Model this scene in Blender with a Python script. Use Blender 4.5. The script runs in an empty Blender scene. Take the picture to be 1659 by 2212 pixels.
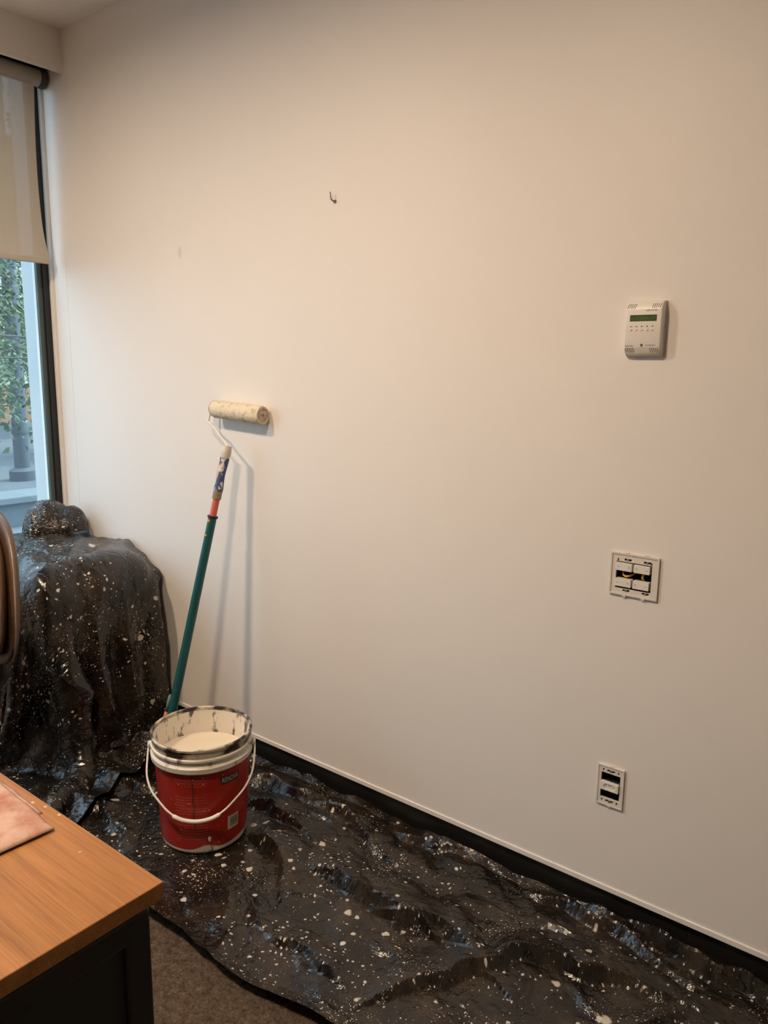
import bpy, bmesh, math, random
import numpy as np
from mathutils import Vector, Matrix

scene = bpy.context.scene
C = scene.collection
PI = math.pi

# ------------------------------------------------------------------ camera
FPX, YAW, PITCH, ROLL = 1671.97, 0.661834, 0.183215, 0.0136019
CAM = Vector((0.0, 0.0, 1.43))
cam_data = bpy.data.cameras.new('camera')
cam = bpy.data.objects.new('camera', cam_data)
C.objects.link(cam)
scene.camera = cam
fw = Vector((-math.sin(YAW) * math.cos(PITCH), math.cos(YAW) * math.cos(PITCH), -math.sin(PITCH)))
rt = Vector((math.cos(YAW), math.sin(YAW), 0))
up = rt.cross(fw)
r2 = rt * math.cos(ROLL) + up * math.sin(ROLL)
u2 = -rt * math.sin(ROLL) + up * math.cos(ROLL)
M = Matrix((r2, u2, -fw)).transposed().to_4x4()
M.translation = CAM
cam.matrix_world = M
cam_data.sensor_fit = 'VERTICAL'
cam_data.sensor_height = 36.0
cam_data.lens = FPX / 2212 * 36.0
cam_data.clip_start = 0.02
cam_data.clip_end = 200

# ------------------------------------------------------------------ world, sun, exposure
world = bpy.data.worlds.new('sky')
scene.world = world
world.use_nodes = True
bg = world.node_tree.nodes['Background']
bg.inputs[0].default_value = (0.65, 0.81, 1.0, 1)
bg.inputs[1].default_value = 3.9

sun_data = bpy.data.lights.new('sun_offscreen', 'SUN')
sun_data.energy = 4.0
sun_data.angle = math.radians(0.6)
sun_data.color = (1, 0.95, 0.86)
sun = bpy.data.objects.new('sun_offscreen', sun_data)
C.objects.link(sun)
sun.location = (2, 8, 20)
sun.rotation_euler = Vector((-0.25, -0.75, -1.0)).to_track_quat('-Z', 'Y').to_euler()

scene.view_settings.view_transform = 'Standard'
scene.view_settings.look = 'None'
scene.view_settings.gamma = 1
scene.view_settings.use_curve_mapping = False
scene.view_settings.exposure = 0.03
LAMP_POWER = 330.0
LAMP_COLOR = (1.0, 0.76, 0.535)

# ------------------------------------------------------------------ room measures
WY = 1.80          # main wall plane
WX = -3.175        # window wall plane (inside)
CEIL = 2.70
FASCIA_X, FASCIA_Z = -3.019, 2.548
ROOM_X1, ROOM_Y0 = 2.3, -2.5

# ------------------------------------------------------------------ material helpers
class NT:
    def __init__(self, name):
        self.m = bpy.data.materials.new(name)
        self.m.use_nodes = True
        self.t = self.m.node_tree
        self.b = self.t.nodes['Principled BSDF']
        self.out = self.t.nodes['Material Output']

    def n(self, kind, **kw):
        nd = self.t.nodes.new(kind)
        for k, v in kw.items():
            setattr(nd, k, v)
        return nd

    def l(self, a, b):
        self.t.links.new(a, b)

    def val(self, sock, v):
        if hasattr(v, 'links') or hasattr(v, 'is_linked'):
            self.l(v, sock)
        else:
            sock.default_value = v

    def math(self, op, a, b=None, c=None, clamp=False):
        nd = self.n('ShaderNodeMath', operation=op, use_clamp=clamp)
        self.val(nd.inputs[0], a)
        if b is not None:
            self.val(nd.inputs[1], b)
        if c is not None:
            self.val(nd.inputs[2], c)
        return nd.outputs[0]

    def mix(self, f, a, b):
        nd = self.n('ShaderNodeMix', data_type='RGBA')
        self.val(nd.inputs['Factor'], f)
        for s, v in ((nd.inputs[6], a), (nd.inputs[7], b)):
            if isinstance(v, tuple):
                s.default_value = v if len(v) == 4 else v + (1,)
            else:
                self.l(v, s)
        return nd.outputs[2]

    def ramp(self, f, stops):
        nd = self.n('ShaderNodeValToRGB')
        e = nd.color_ramp.elements
        while len(e) < len(stops):
            e.new(0.5)
        for el, (p, col) in zip(e, stops):
            el.position = p
            el.color = col if len(col) == 4 else tuple(col) + (1,)
        self.l(f, nd.inputs[0])
        return nd.outputs[0]

    def coord(self, kind='Object', scale=None, loc=None):
        o = self.n('ShaderNodeTexCoord').outputs[kind]
        if scale is None and loc is None:
            return o
        mp = self.n('ShaderNodeMapping')
        if scale is not None:
            mp.inputs['Scale'].default_value = scale
        if loc is not None:
            mp.inputs['Location'].default_value = loc
        self.l(o, mp.inputs[0])
        return mp.outputs[0]

    def noise(self, vec, scale, detail=3, rough=0.5, dist=0.0, color=False):
        nd = self.n('ShaderNodeTexNoise')
        self.l(vec, nd.inputs['Vector'])
        nd.inputs['Scale'].default_value = scale
        nd.inputs['Detail'].default_value = detail
        nd.inputs['Roughness'].default_value = rough
        nd.inputs['Distortion'].default_value = dist
        return nd.outputs['Color' if color else 0]

    def bump(self, h, strength=0.3, dist=0.002):
        nd = self.n('ShaderNodeBump')
        nd.inputs['Strength'].default_value = strength
        nd.inputs['Distance'].default_value = dist
        self.l(h, nd.inputs['Height'])
        self.l(nd.outputs[0], self.b.inputs['Normal'])
        return nd


def plain(name, col, rough=0.5, metal=0.0, spec=0.5, var=0.06, scale=20.0, bump=0.0, emit=None):
    t = NT(name)
    v = t.coord()
    n = t.noise(v, scale, 3)
    a = tuple(max(0, c * (1 - var)) for c in col)
    b = tuple(min(1, c * (1 + var)) for c in col)
    t.l(t.mix(n, a, b), t.b.inputs['Base Color'])
    t.b.inputs['Roughness'].default_value = rough
    t.b.inputs['Metallic'].default_value = metal
    t.b.inputs['Specular IOR Level'].default_value = spec
    if bump:
        t.bump(n, bump, 0.001)
    if emit:
        t.b.inputs['Emission Color'].default_value = emit[0] + (1,)
        t.b.inputs['Emission Strength'].default_value = emit[1]
    return t.m


def wall_material():
    t = NT('wall_paint')
    v = t.coord()
    n = t.noise(v, 3.0, 2)
    base = t.mix(n, (0.80, 0.765, 0.725), (0.83, 0.79, 0.75))
    sep = t.n('ShaderNodeSeparateXYZ')
    t.l(v, sep.inputs[0])
    X, Z = sep.outputs[0], sep.outputs[2]

    def ell(x, z, a, b, soft=0.5):
        dx = t.math('DIVIDE', t.math('SUBTRACT', X, x), a)
        dz = t.math('DIVIDE', t.math('SUBTRACT', Z, z), b)
        r = t.math('ADD', t.math('MULTIPLY', dx, dx), t.math('MULTIPLY', dz, dz))
        return t.math('SUBTRACT', 1.0, r, clamp=True)
    spot = t.math('MULTIPLY', ell(-2.333, 1.824, 0.014, 0.028), 0.30)
    base = t.mix(spot, base, (0.42, 0.36, 0.31))
    # rubbed scuff lines
    sc = t.noise(t.coord('Object', (6, 1, 120)), 1.0, 2)
    scm = t.math('MULTIPLY', t.math('SUBTRACT', sc, 0.60, clamp=True), ell(-1.55, 1.10, 0.35, 0.16))
    base = t.mix(t.math('MULTIPLY', scm, 0.6, clamp=True), base, (0.55, 0.5, 0.46))
    t.l(base, t.b.inputs['Base Color'])
    t.b.inputs['Roughness'].default_value = 0.45
    t.b.inputs['Specular IOR Level'].default_value = 0.35
    t.bump(t.noise(v, 260.0, 2), 0.10, 0.001)
    return t.m


def plastic_material():
    """thin black polythene sheet, spattered with paint; UV in metres"""
    t = NT('black_plastic_spattered')
    uv = t.n('ShaderNodeUVMap').outputs[0]
    warp = t.noise(uv, 55.0, 2, color=True)
    wv = t.n('ShaderNodeVectorMath', operation='MULTIPLY_ADD')
    t.l(warp, wv.inputs[0])
    wv.inputs[1].default_value = (0.016, 0.016, 0)
    t.l(uv, wv.inputs[2])
    wuv = wv.outputs[0]
    mask = None

    def layer(scale, rmax, power, dens_scale, lo, hi, off):
        mp = t.n('ShaderNodeMapping')
        mp.inputs['Location'].default_value = (off, off * 0.7, 0)
        t.l(wuv, mp.inputs[0])
        vo = t.n('ShaderNodeTexVoronoi', voronoi_dimensions='2D')
        t.l(mp.outputs[0], vo.inputs['Vector'])
        vo.inputs['Scale'].default_value = scale
        sp = t.n('ShaderNodeSeparateColor')
        t.l(vo.outputs['Color'], sp.inputs[0])
        r = t.math('MULTIPLY', t.math('POWER', sp.outputs[0], power), rmax)
        dn = t.noise(mp.outputs[0], dens_scale, 3)
        mr = t.n('ShaderNodeMapRange')
        t.l(dn, mr.inputs[0])
        mr.inputs[1].default_value = lo
        mr.inputs[2].default_value = hi
        r = t.math('MULTIPLY', r, mr.outputs[0])
        d = t.math('SUBTRACT', r, vo.outputs['Distance'])
        return t.math('MULTIPLY', d, 14.0, clamp=True)
    m = layer(150, 0.42, 2.6, 5.0, 0.44, 0.70, 0.3)
    m = t.math('MAXIMUM', m, layer(75, 0.42, 4.6, 4.0, 0.38, 0.64, 3.1))
    m = t.math('MAXIMUM', m, layer(32, 0.38, 6.2, 3.0, 0.37, 0.60, 7.7))
    m = t.math('MAXIMUM', m, layer(15, 0.30, 8.5, 2.0, 0.38, 0.58, 12.9))
    # dusty film; its brown patches also stand in for warm reflections
    dust_sheen = t.noise(uv, 9.0, 6, 0.7)
    dmr = t.n('ShaderNodeMapRange')
    t.l(dust_sheen, dmr.inputs[0])
    dmr.inputs[1].default_value = 0.45
    dmr.inputs[2].default_value = 0.75
    film = t.mix(dmr.outputs[0], (0.007, 0.0055, 0.0045), (0.050, 0.034, 0.021))
    paint = t.mix(t.noise(uv, 40, 1), (0.42, 0.38, 0.32), (0.66, 0.61, 0.54))
    t.l(t.mix(m, film, paint), t.b.inputs['Base Color'])
    rg = t.n('ShaderNodeMapRange')
    t.l(dust_sheen, rg.inputs[0])
    rg.inputs[3].default_value = 0.10
    rg.inputs[4].default_value = 0.34
    t.l(t.math('MAXIMUM', rg.outputs[0], t.math('MULTIPLY', m, 0.5)), t.b.inputs['Roughness'])
    t.b.inputs['Specular IOR Level'].default_value = 0.55
    # fine crinkle
    vo = t.n('ShaderNodeTexVoronoi', voronoi_dimensions='2D', feature='DISTANCE_TO_EDGE')
    t.l(wuv, vo.inputs['Vector'])
    vo.inputs['Scale'].default_value = 34
    h = t.math('ADD', t.math('MULTIPLY', vo.outputs[0], 0.6), t.math('MULTIPLY', t.noise(uv, 28, 4, 0.6, 0.6), 1.0))
    h = t.math('ADD', h, t.math('MULTIPLY', m, 0.12))
    cr = t.noise(wuv, 13.0, 4, 0.55, 0.4)
    cr = t.math('SUBTRACT', 1.0, t.math('MULTIPLY', t.math('ABSOLUTE', t.math('SUBTRACT', cr, 0.5)), 9.0), clamp=True)
    h = t.math('ADD', h, t.math('MULTIPLY', t.math('POWER', cr, 2.0), 0.5))
    t.bump(h, 0.42, 0.006)
    return t.m


def wood_material():
    t = NT('oak_laminate')
    v = t.coord('Object', (0.55, 11, 11))
    n1 = t.noise(v, 5.0, 6, 0.65, 0.35)
    v2 = t.coord('Object', (1.8, 95, 95))
    n2 = t.noise(v2, 4.0, 3, 0.6)
    f = t.math('ADD', t.math('MULTIPLY', n1, 0.55), t.math('MULTIPLY', n2, 0.45))
    col = t.ramp(f, [(0.32, (0.215, 0.087, 0.026)), (0.5, (0.335, 0.147, 0.044)), (0.68, (0.44, 0.20, 0.066))])
    t.l(col, t.b.inputs['Base Color'])
    t.b.inputs['Roughness'].default_value = 0.42
    t.b.inputs['Specular IOR Level'].default_value = 0.4
    t.bump(n2, 0.12, 0.0006)
    return t.m


def carpet_material():
    t = NT('brown_carpet')
    v = t.coord()
    n1 = t.noise(v, 140, 4, 0.7, 0.8)
    n2 = t.noise(v, 45, 3, 0.6)
    f = t.math('ADD', t.math('MULTIPLY', n1, 0.6), t.math('MULTIPLY', n2, 0.4))
    col = t.ramp(f, [(0.33, (0.030, 0.021, 0.014)), (0.5, (0.095, 0.068, 0.046)), (0.68, (0.19, 0.145, 0.105))])
    t.l(col, t.b.inputs['Base Color'])
    t.b.inputs['Roughness'].default_value = 0.95
    t.b.inputs['Specular IOR Level'].default_value = 0.1
    t.bump(f, 0.9, 0.008)
    return t.m


def glass_material():
    t = NT('window_glass')
    tr = t.n('ShaderNodeBsdfTransparent')
    tr.inputs[0].default_value = (0.90, 0.97, 0.98, 1)
    gl = t.n('ShaderNodeBsdfGlossy')
    gl.inputs['Roughness'].default_value = 0.02
    lw = t.n('ShaderNodeLayerWeight')
    lw.inputs[0].default_value = 0.5
    sch = t.math('ADD', 0.04, t.math('MULTIPLY', t.math('POWER', lw.outputs['Facing'], 5.0), 0.9))
    # faint variation of the coating
    nz = t.noise(t.coord(), 2.0, 1)
    k = t.math('MULTIPLY', sch, t.math('ADD', 0.9, t.math('MULTIPLY', nz, 0.2)), clamp=True)
    mx = t.n('ShaderNodeMixShader')
    t.l(k, mx.inputs[0])
    t.l(tr.outputs[0], mx.inputs[1])
    t.l(gl.outputs[0], mx.inputs[2])
    t.l(mx.outputs[0], t.out.inputs[0])
    return t.m


def blind_material():
    t = NT('screen_fabric')
    v = t.coord()
    w = t.noise(v, 900, 1)
    col = t.mix(w, (0.60, 0.54, 0.45), (0.66, 0.60, 0.50))
    df = t.n('ShaderNodeBsdfDiffuse')
    t.l(col, df.inputs[0])
    tl = t.n('ShaderNodeBsdfTranslucent')
    tl.inputs[0].default_value = (0.22, 0.19, 0.15, 1)
    tp = t.n('ShaderNodeBsdfTransparent')
    tp.inputs[0].default_value = (0.8, 0.85, 0.9, 1)
    a = t.n('ShaderNodeMixShader')
    a.inputs[0].default_value = 0.16
    t.l(df.outputs[0], a.inputs[1])
    t.l(tl.outputs[0], a.inputs[2])
    b = t.n('ShaderNodeMixShader')
    b.inputs[0].default_value = 0.07
    t.l(a.outputs[0], b.inputs[1])
    t.l(tp.outputs[0], b.inputs[2])
    t.l(b.outputs[0], t.out.inputs[0])
    return t.m


def stained_material(name, col, stain, scale, lo, hi, rough=0.5, stretch=(1, 1, 1)):
    t = NT(name)
    v = t.coord('Object', stretch)
    n = t.noise(v, scale, 4, 0.6)
    mr = t.n('ShaderNodeMapRange')
    t.l(n, mr.inputs[0])
    mr.inputs[1].default_value = lo
    mr.inputs[2].default_value = hi
    t.l(t.mix(mr.outputs[0], col, stain), t.b.inputs['Base Color'])
    t.b.inputs['Roughness'].default_value = rough
    return t.m


def label_material():
    """red bucket label: faint rows of small print, a dark paint run, scratches"""
    t = NT('red_label')
    uv = t.n('ShaderNodeUVMap').outputs[0]          # u = arc metres, v = height metres
    sep = t.n('ShaderNodeSeparateXYZ')
    t.l(uv, sep.inputs[0])
    U, V = sep.outputs[0], sep.outputs[1]
    n = t.noise(uv, 30, 3)
    col = t.mix(n, (0.30, 0.012, 0.006), (0.38, 0.018, 0.008))

    def band(x, lo, hi):
        return t.math('MULTIPLY', t.math('GREATER_THAN', x, lo), t.math('LESS_THAN', x, hi))
    # text rows (illegible small print): v stripes broken by noise along u
    rows = t.math('GREATER_THAN', t.math('FRACT', t.math('MULTIPLY', V, 110.0)), 0.62)
    brk = t.noise(t.coord('UV', (900, 110, 1)), 1.0, 1)
    rows = t.math('MULTIPLY', rows, t.math('GREATER_THAN', brk, 0.47))
    blk = t.noise(t.coord('UV', (4, 26, 1)), 1.0, 1)
    rows = t.math('MULTIPLY', rows, t.math('GREATER_THAN', blk, 0.42))
    area = t.math('MULTIPLY', band(U, -0.085, 0.010), band(V, 0.045, 0.245))
    area = t.math('MAXIMUM', area, t.math('MULTIPLY', band(U, 0.095, 0.155), band(V, 0.10, 0.17)))
    col = t.mix(t.math('MULTIPLY', t.math('MULTIPLY', rows, area), 0.20), col, (0.75, 0.42, 0.34))
    # dark run down from the rim
    wob = t.math('MULTIPLY', t.math('SUBTRACT', t.noise(uv, 22, 2), 0.5), 0.008)
    du = t.math('ABSOLUTE', t.math('SUBTRACT', t.math('ADD', U, wob), -0.030))
    run = t.math('MULTIPLY', t.math('LESS_THAN', du, 0.0028), t.math('GREATER_THAN', V, 0.09))
    col = t.mix(t.math('MULTIPLY', run, 0.75), col, (0.05, 0.02, 0.012))
    # a splash of paint low on the front
    vo = t.n('ShaderNodeTexVoronoi', voronoi_dimensions='2D')
    t.l(uv, vo.inputs['Vector'])
    vo.inputs['Scale'].default_value = 70
    sc = t.n('ShaderNodeSeparateColor')
    t.l(vo.outputs['Color'], sc.inputs[0])
    dots = t.math('LESS_THAN', vo.outputs['Distance'], t.math('MULTIPLY', t.math('POWER', sc.outputs[0], 8.0), 0.16))
    col = t.mix(t.math('MULTIPLY', dots, 0.6), col, (0.7, 0.62, 0.52))
    t.l(col, t.b.inputs['Base Color'])
    t.b.inputs['Roughness'].default_value = 0.38
    return t.m


def bars_material():
    t = NT('barcode_print')
    uv = t.n('ShaderNodeUVMap').outputs[0]
    sep = t.n('ShaderNodeSeparateXYZ')
    t.l(uv, sep.inputs[0])
    mp = t.n('ShaderNodeCombineXYZ')
    t.l(t.math('MULTIPLY', sep.outputs[1], 1400.0), mp.inputs[0])
    wn = t.noise(mp.outputs[0], 1.0, 0)
    t.l(t.mix(t.math('GREATER_THAN', wn, 0.5), (0.05, 0.04, 0.035), (0.5, 0.44, 0.36)), t.b.inputs['Base Color'])
    t.b.inputs['Roughness'].default_value = 0.5
    return t.m


MAT = dict(
    wall=wall_material(),
    ceiling=plain('ceiling_paint', (0.86, 0.84, 0.81), 0.8, var=0.03),
    trim=plain('white_trim', (0.82, 0.79, 0.75), 0.35, var=0.02),
    base=plain('black_baseboard', (0.012, 0.011, 0.010), 0.35, var=0.2),
    carpet=carpet_material(),
    plastic=plastic_material(),
    wood=wood_material(),
    glass=glass_material(),
    blind=blind_material(),
    frame=plain('black_aluminium', (0.008, 0.008, 0.009), 0.4, var=0.1),
    gasket=plain('grey_gasket', (0.07, 0.09, 0.085), 0.5),
    darkmetal=plain('dark_powder_coat', (0.012, 0.012, 0.012), 0.42, var=0.1),
    darkpanel=plain('dark_panel', (0.009, 0.009, 0.009), 0.55, var=0.1),
    white_plastic=plain('white_plastic', (0.80, 0.76, 0.70), 0.35, var=0.03),
    offwhite=plain('aged_white_plastic', (0.72, 0.68, 0.62), 0.4, var=0.04),
    paint=plain('cream_paint', (0.76, 0.69, 0.57), 0.22, var=0.03, scale=6),
    chair=plain('brown_leather', (0.085, 0.046, 0.024), 0.40, var=0.25, scale=60, bump=0.3),
    chair_dark=plain('black_chair_plastic', (0.012, 0.012, 0.012), 0.5),
    darkslot=plain('dark_slot', (0.02, 0.015, 0.012), 0.8),
    print=plain('grey_print', (0.16, 0.12, 0.09), 0.7),
    printdk=plain('dark_print', (0.03, 0.022, 0.018), 0.7),
    metal=plain('zinc_steel', (0.55, 0.52, 0.47), 0.35, metal=0.9),
)


# ------------------------------------------------------------------ mesh helpers
def box(bm, x0, x1, y0, y1, z0, z1, bev=0.0, seg=2):
    r = bmesh.ops.create_cube(bm, size=1.0)
    vs = r['verts']
    for v in vs:
        v.co = Vector(((x0 + x1) / 2 + v.co.x * (x1 - x0), (y0 + y1) / 2 + v.co.y * (y1 - y0), (z0 + z1) / 2 + v.co.z * (z1 - z0)))
    if bev:
        es = list({e for v in vs for e in v.link_edges})
        bmesh.ops.bevel(bm, geom=es, offset=bev, segments=seg, affect='EDGES', profile=0.5)


def tube(bm, pts, rad, n=10, cap=True):
    pts = [Vector(p) for p in pts]
    rads = rad if isinstance(rad, (list, tuple)) else [rad] * len(pts)
    rings = []
    ref = None
    for i, p in enumerate(pts):
        d = (pts[min(i + 1, len(pts) - 1)] - pts[max(i - 1, 0)]).normalized()
        if ref is None:
            ref = d.orthogonal().normalized()
        ref = (ref - d * ref.dot(d)).normalized()
        b = d.cross(ref)
        rings.append([bm.verts.new(p + (ref * math.cos(a) + b * math.sin(a)) * rads[i]) for a in [2 * PI * k / n for k in range(n)]])
    for a, b in zip(rings, rings[1:]):
        for k in range(n):
            bm.faces.new((a[k], a[(k + 1) % n], b[(k + 1) % n], b[k]))
    if cap:
        bm.faces.new(rings[0][::-1])
        bm.faces.new(rings[-1])


def lathe(bm, prof, n=48, centre=(0, 0, 0), close=False):
    c = Vector(centre)
    rings = []
    for r, z in prof:
        if r < 1e-5:
            rings.append([bm.verts.new(c + Vector((0, 0, z)))])
        else:
            rings.append([bm.verts.new(c + Vector((r * math.cos(2 * PI * k / n), r * math.sin(2 * PI * k / n), z))) for k in range(n)])
    for a, b in zip(rings, rings[1:]):
        for k in range(n):
            k2 = (k + 1) % n
            if len(a) == 1:
                bm.faces.new((a[0], b[k2], b[k]))
            elif len(b) == 1:
                bm.faces.new((a[k], a[k2], b[0]))
            else:
                bm.faces.new((a[k], a[k2], b[k2], b[k]))


def obj(name, bm, mat, parent=None, smooth=False, kind=None):
    me = bpy.data.meshes.new(name)
    bmesh.ops.recalc_face_normals(bm, faces=bm.faces)
    bm.to_mesh(me)
    bm.free()
    return obj_me(name, me, mat, parent, smooth, kind)


def obj_me(name, me, mat, parent=None, smooth=False, kind=None):
    o = bpy.data.objects.new(name, me)
    C.objects.link(o)
    me.materials.append(MAT[mat] if isinstance(mat, str) else mat)
    if smooth:
        for p in me.polygons:
            p.use_smooth = True
        if smooth == 'auto':
            me.set_sharp_from_angle(angle=math.radians(38))
    if parent is not None:
        o.parent = parent
        o.matrix_parent_inverse = Matrix.Translation(-parent.location) if parent.type == 'EMPTY' and parent.rotation_euler.z == 0 else parent.matrix_world.inverted()
    if kind:
        o['kind'] = kind
    return o


def thing(name, label, cat, loc=(0, 0, 0), group=None):
    o = bpy.data.objects.new(name, None)
    C.objects.link(o)
    o.location = loc
    o.empty_display_size = 0.05
    o['label'] = label
    o['category'] = cat
    if group:
        o['group'] = group
    bpy.context.view_layer.update()
    return o


def tag(o, label, cat, group=None):
    o['label'] = label
    o['category'] = cat
    if group:
        o['group'] = group
    return o


def B(name, mat, parent, *dims, bev=0.0, seg=2, kind=None, smooth=False):
    bm = bmesh.new()
    box(bm, *dims, bev=bev, seg=seg)
    return obj(name, bm, mat, parent, smooth, kind)


def grid_mesh(name, P, UV):
    """P (ny,nx,3) array to a quad mesh with a UV layer"""
    ny, nx = P.shape[:2]
    idx = np.arange(nx * ny).reshape(ny, nx)
    f = np.stack([idx[:-1, :-1], idx[:-1, 1:], idx[1:, 1:], idx[1:, :-1]], -1).reshape(-1, 4)
    me = bpy.data.meshes.new(name)
    me.from_pydata(P.reshape(-1, 3).tolist(), [], f.tolist())
    uvl = me.uv_layers.new(name='UVMap')
    li = np.empty(len(me.loops), dtype=np.int32)
    me.loops.foreach_get('vertex_index', li)
    uvl.data.foreach_set('uv', UV.reshape(-1, 2)[li].astype(np.float32).ravel())
    me.update()
    return me


# ------------------------------------------------------------------ noise in numpy
def hash2(ix, iy, seed):
    h = (ix.astype(np.int64) * 374761393 + iy.astype(np.int64) * 668265263 + seed * 1442695041) & 0xFFFFFFFF
    h = ((h ^ (h >> 13)) * 1274126177) & 0xFFFFFFFF
    h = h ^ (h >> 16)
    return (h & 0xFFFFFF) / float(0xFFFFFF)


def vnoise(x, y, cell, seed):
    x = x / cell
    y = y / cell
    ix, iy = np.floor(x), np.floor(y)
    fx, fy = x - ix, y - iy
    fx = fx * fx * (3 - 2 * fx)
    fy = fy * fy * (3 - 2 * fy)
    a = hash2(ix, iy, seed); b = hash2(ix + 1, iy, seed); c = hash2(ix, iy + 1, seed); d = hash2(ix + 1, iy + 1, seed)
    return (a * (1 - fx) + b * fx) * (1 - fy) + (c * (1 - fx) + d * fx) * fy - 0.5


def facet(x, y, cell, seed, warp=0.5):
    """piecewise planar crumple on a warped triangle grid, range about -.5..+.5"""
    wx = x + vnoise(x, y, cell * 1.3, seed + 5) * cell * warp * 2
    wy = y + vnoise(x, y, cell * 1.3, seed + 9) * cell * warp * 2
    u = wx / cell
    v = wy / cell
    u = u + v * 0.5
    ix, iy = np.floor(u), np.floor(v)
    fx, fy = u - ix, v - iy
    a = hash2(ix, iy, seed); b = hash2(ix + 1, iy, seed); c = hash2(ix, iy + 1, seed); d = hash2(ix + 1, iy + 1, seed)
    lo = a * (1 - fx - fy) + b * fx + c * fy
    hi = d * (fx + fy - 1) + c * (1 - fx) + b * (1 - fy)
    return np.where(fx + fy < 1, lo, hi) - 0.5


def ridge(X, Y, pts, h, wl, wr):
    """a crease: tent along a polyline, width wl on its left, wr on its right"""
    out = np.zeros_like(X)
    n = len(pts) - 1
    for i in range(n):
        ax, ay = pts[i]
        bx, by = pts[i + 1]
        dx, dy = bx - ax, by - ay
        L = math.hypot(dx, dy)
        t = ((X - ax) * dx + (Y - ay) * dy) / L / L
        tc = np.clip(t, 0, 1)
        px, py = X - (ax + dx * tc), Y - (ay + dy * tc)
        dist = np.hypot(px, py)
        side = dx * py - dy * px
        w = np.where(side > 0, wl, wr)
        gt = (i + tc) / n
        amp = h * np.sin(np.clip(gt * 0.9 + 0.05, 0, 1) * PI) ** 0.6
        out = np.maximum(out, amp * np.clip(1 - dist / w, 0, 1))
    return out


# ================================================================== SETTING
# main wall with two openings for the electrical boxes
SW = (-0.634, 0.947, 0.118, 0.1045)      # switch frame centre x,z,w,h
SO = (-0.6545, 0.387, 0.069, 0.108)      # socket frame
holes = [(SW[0] - 0.048, SW[0] + 0.048, SW[1] - 0.041, SW[1] + 0.041), (SO[0] - 0.0265, SO[0] + 0.0265, SO[1] - 0.047, SO[1] + 0.047)]
LIP = 0.096
xs = sorted({-3.35, ROOM_X1 + 0.1} | {v for h in holes for v in h[:2]})
zs = sorted({LIP, CEIL + 0.05} | {v for h in holes for v in h[2:]})
bm = bmesh.new()
vt = {}
for i, x in enumerate(xs):
    for j, z in enumerate(zs):
        vt[i, j] = bm.verts.new((x, WY, z))
for i in range(len(xs) - 1):
    for j in range(len(zs) - 1):
        cx, cz = (xs[i] + xs[i + 1]) / 2, (zs[j] + zs[j + 1]) / 2
        if any(h[0] < cx < h[1] and h[2] < cz < h[3] for h in holes):
            continue
        bm.faces.new((vt[i, j], vt[i + 1, j], vt[i + 1, j + 1], vt[i, j + 1]))
box(bm, -3.35, ROOM_X1 + 0.1, WY + 0.06, WY + 0.20, -0.05, CEIL + 0.05)
box(bm, -3.35, ROOM_X1 + 0.1, WY, WY + 0.06, LIP - 0.001, LIP + 0.004)
obj('wall_back', bm, 'wall', kind='structure')

B('trim_1', 'trim', None, -3.20, ROOM_X1, WY - 0.004, WY + 0.02, LIP - 0.004, LIP + 0.011, bev=0.0015, kind='structure')
B('baseboard_back', 'base', None, -3.20, ROOM_X1, WY + 0.012, WY + 0.06, 0.0, LIP, kind='structure')
# fine vertical joint bead beside the window
B('trim_2', 'trim', None, -3.083, -3.079, WY - 0.0010, WY + 0.002, 0.30, 1.86, bev=0.0008, kind='structure')

B('floor', 'carpet', None, -3.35, ROOM_X1 + 0.1, ROOM_Y0 - 0.1, WY + 0.2, -0.10, 0.0, kind='structure')
B('ceiling', 'ceiling', None, -3.35, ROOM_X1 + 0.1, ROOM_Y0 - 0.1, WY + 0.2, CEIL, CEIL + 0.15, kind='structure')
B('wall_right', 'wall', None, ROOM_X1, ROOM_X1 + 0.15, ROOM_Y0 - 0.1, WY + 0.2, -0.05, CEIL + 0.05, kind='structure')
B('wall_front', 'wall', None, -3.35, ROOM_X1 + 0.1, ROOM_Y0 - 0.15, ROOM_Y0, -0.05, CEIL + 0.05, kind='structure')
# window wall: low parapet, pier at the far end, jamb strip, beam over the window
SILL = 0.60
WIN_Y0 = -0.90
bm = bmesh.new()
box(bm, WX - 0.13, WX, ROOM_Y0, WY, -0.05, SILL)
box(bm, WX - 0.13, WX, ROOM_Y0, WIN_Y0, SILL, CEIL)
box(bm, WX - 0.13, WX, WIN_Y0, WY, 2.60, CEIL + 0.02)
box(bm, WX - 0.13, WX, 1.788, WY, SILL, 2.60)
obj('wall_left', bm, 'wall', kind='structure')
# plaster fascia in front of the blind pocket
B('trim_3', 'wall', None, FASCIA_X - 0.02, FASCIA_X, ROOM_Y0, WY, FASCIA_Z, CEIL, kind='structure')

# window: black frame, gaskets, panes
wy1 = 1.788
root = thing('window_1', 'black aluminium framed window with clear panes', 'window', (WX - 0.04, 0, SILL))
root['kind'] = 'structure'
bm = bmesh.new()
fx0, fx1 = -3.235, -3.195
box(bm, fx0, fx1, wy1 - 0.026, wy1 + 0.012, SILL, 2.62)
box(bm, fx0, fx1, WIN_Y0, WIN_Y0 + 0.05, SILL, 2.62)
box(bm, fx0 + 0.001, fx1 - 0.001, WIN_Y0, wy1, SILL, SILL + 0.05)
box(bm, fx0 + 0.001, fx1 - 0.001, WIN_Y0, wy1, 2.56, 2.62)
MULL = [0.46]
for y in MULL:
    box(bm, fx0 + 0.002, fx1 - 0.002, y - 0.025, y + 0.025, SILL + 0.04, 2.58)
obj('window_frame', bm, 'frame', root)
ys = [wy1 - 0.026] + MULL + [WIN_Y0 + 0.05]
NP = len(MULL) + 1
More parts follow.
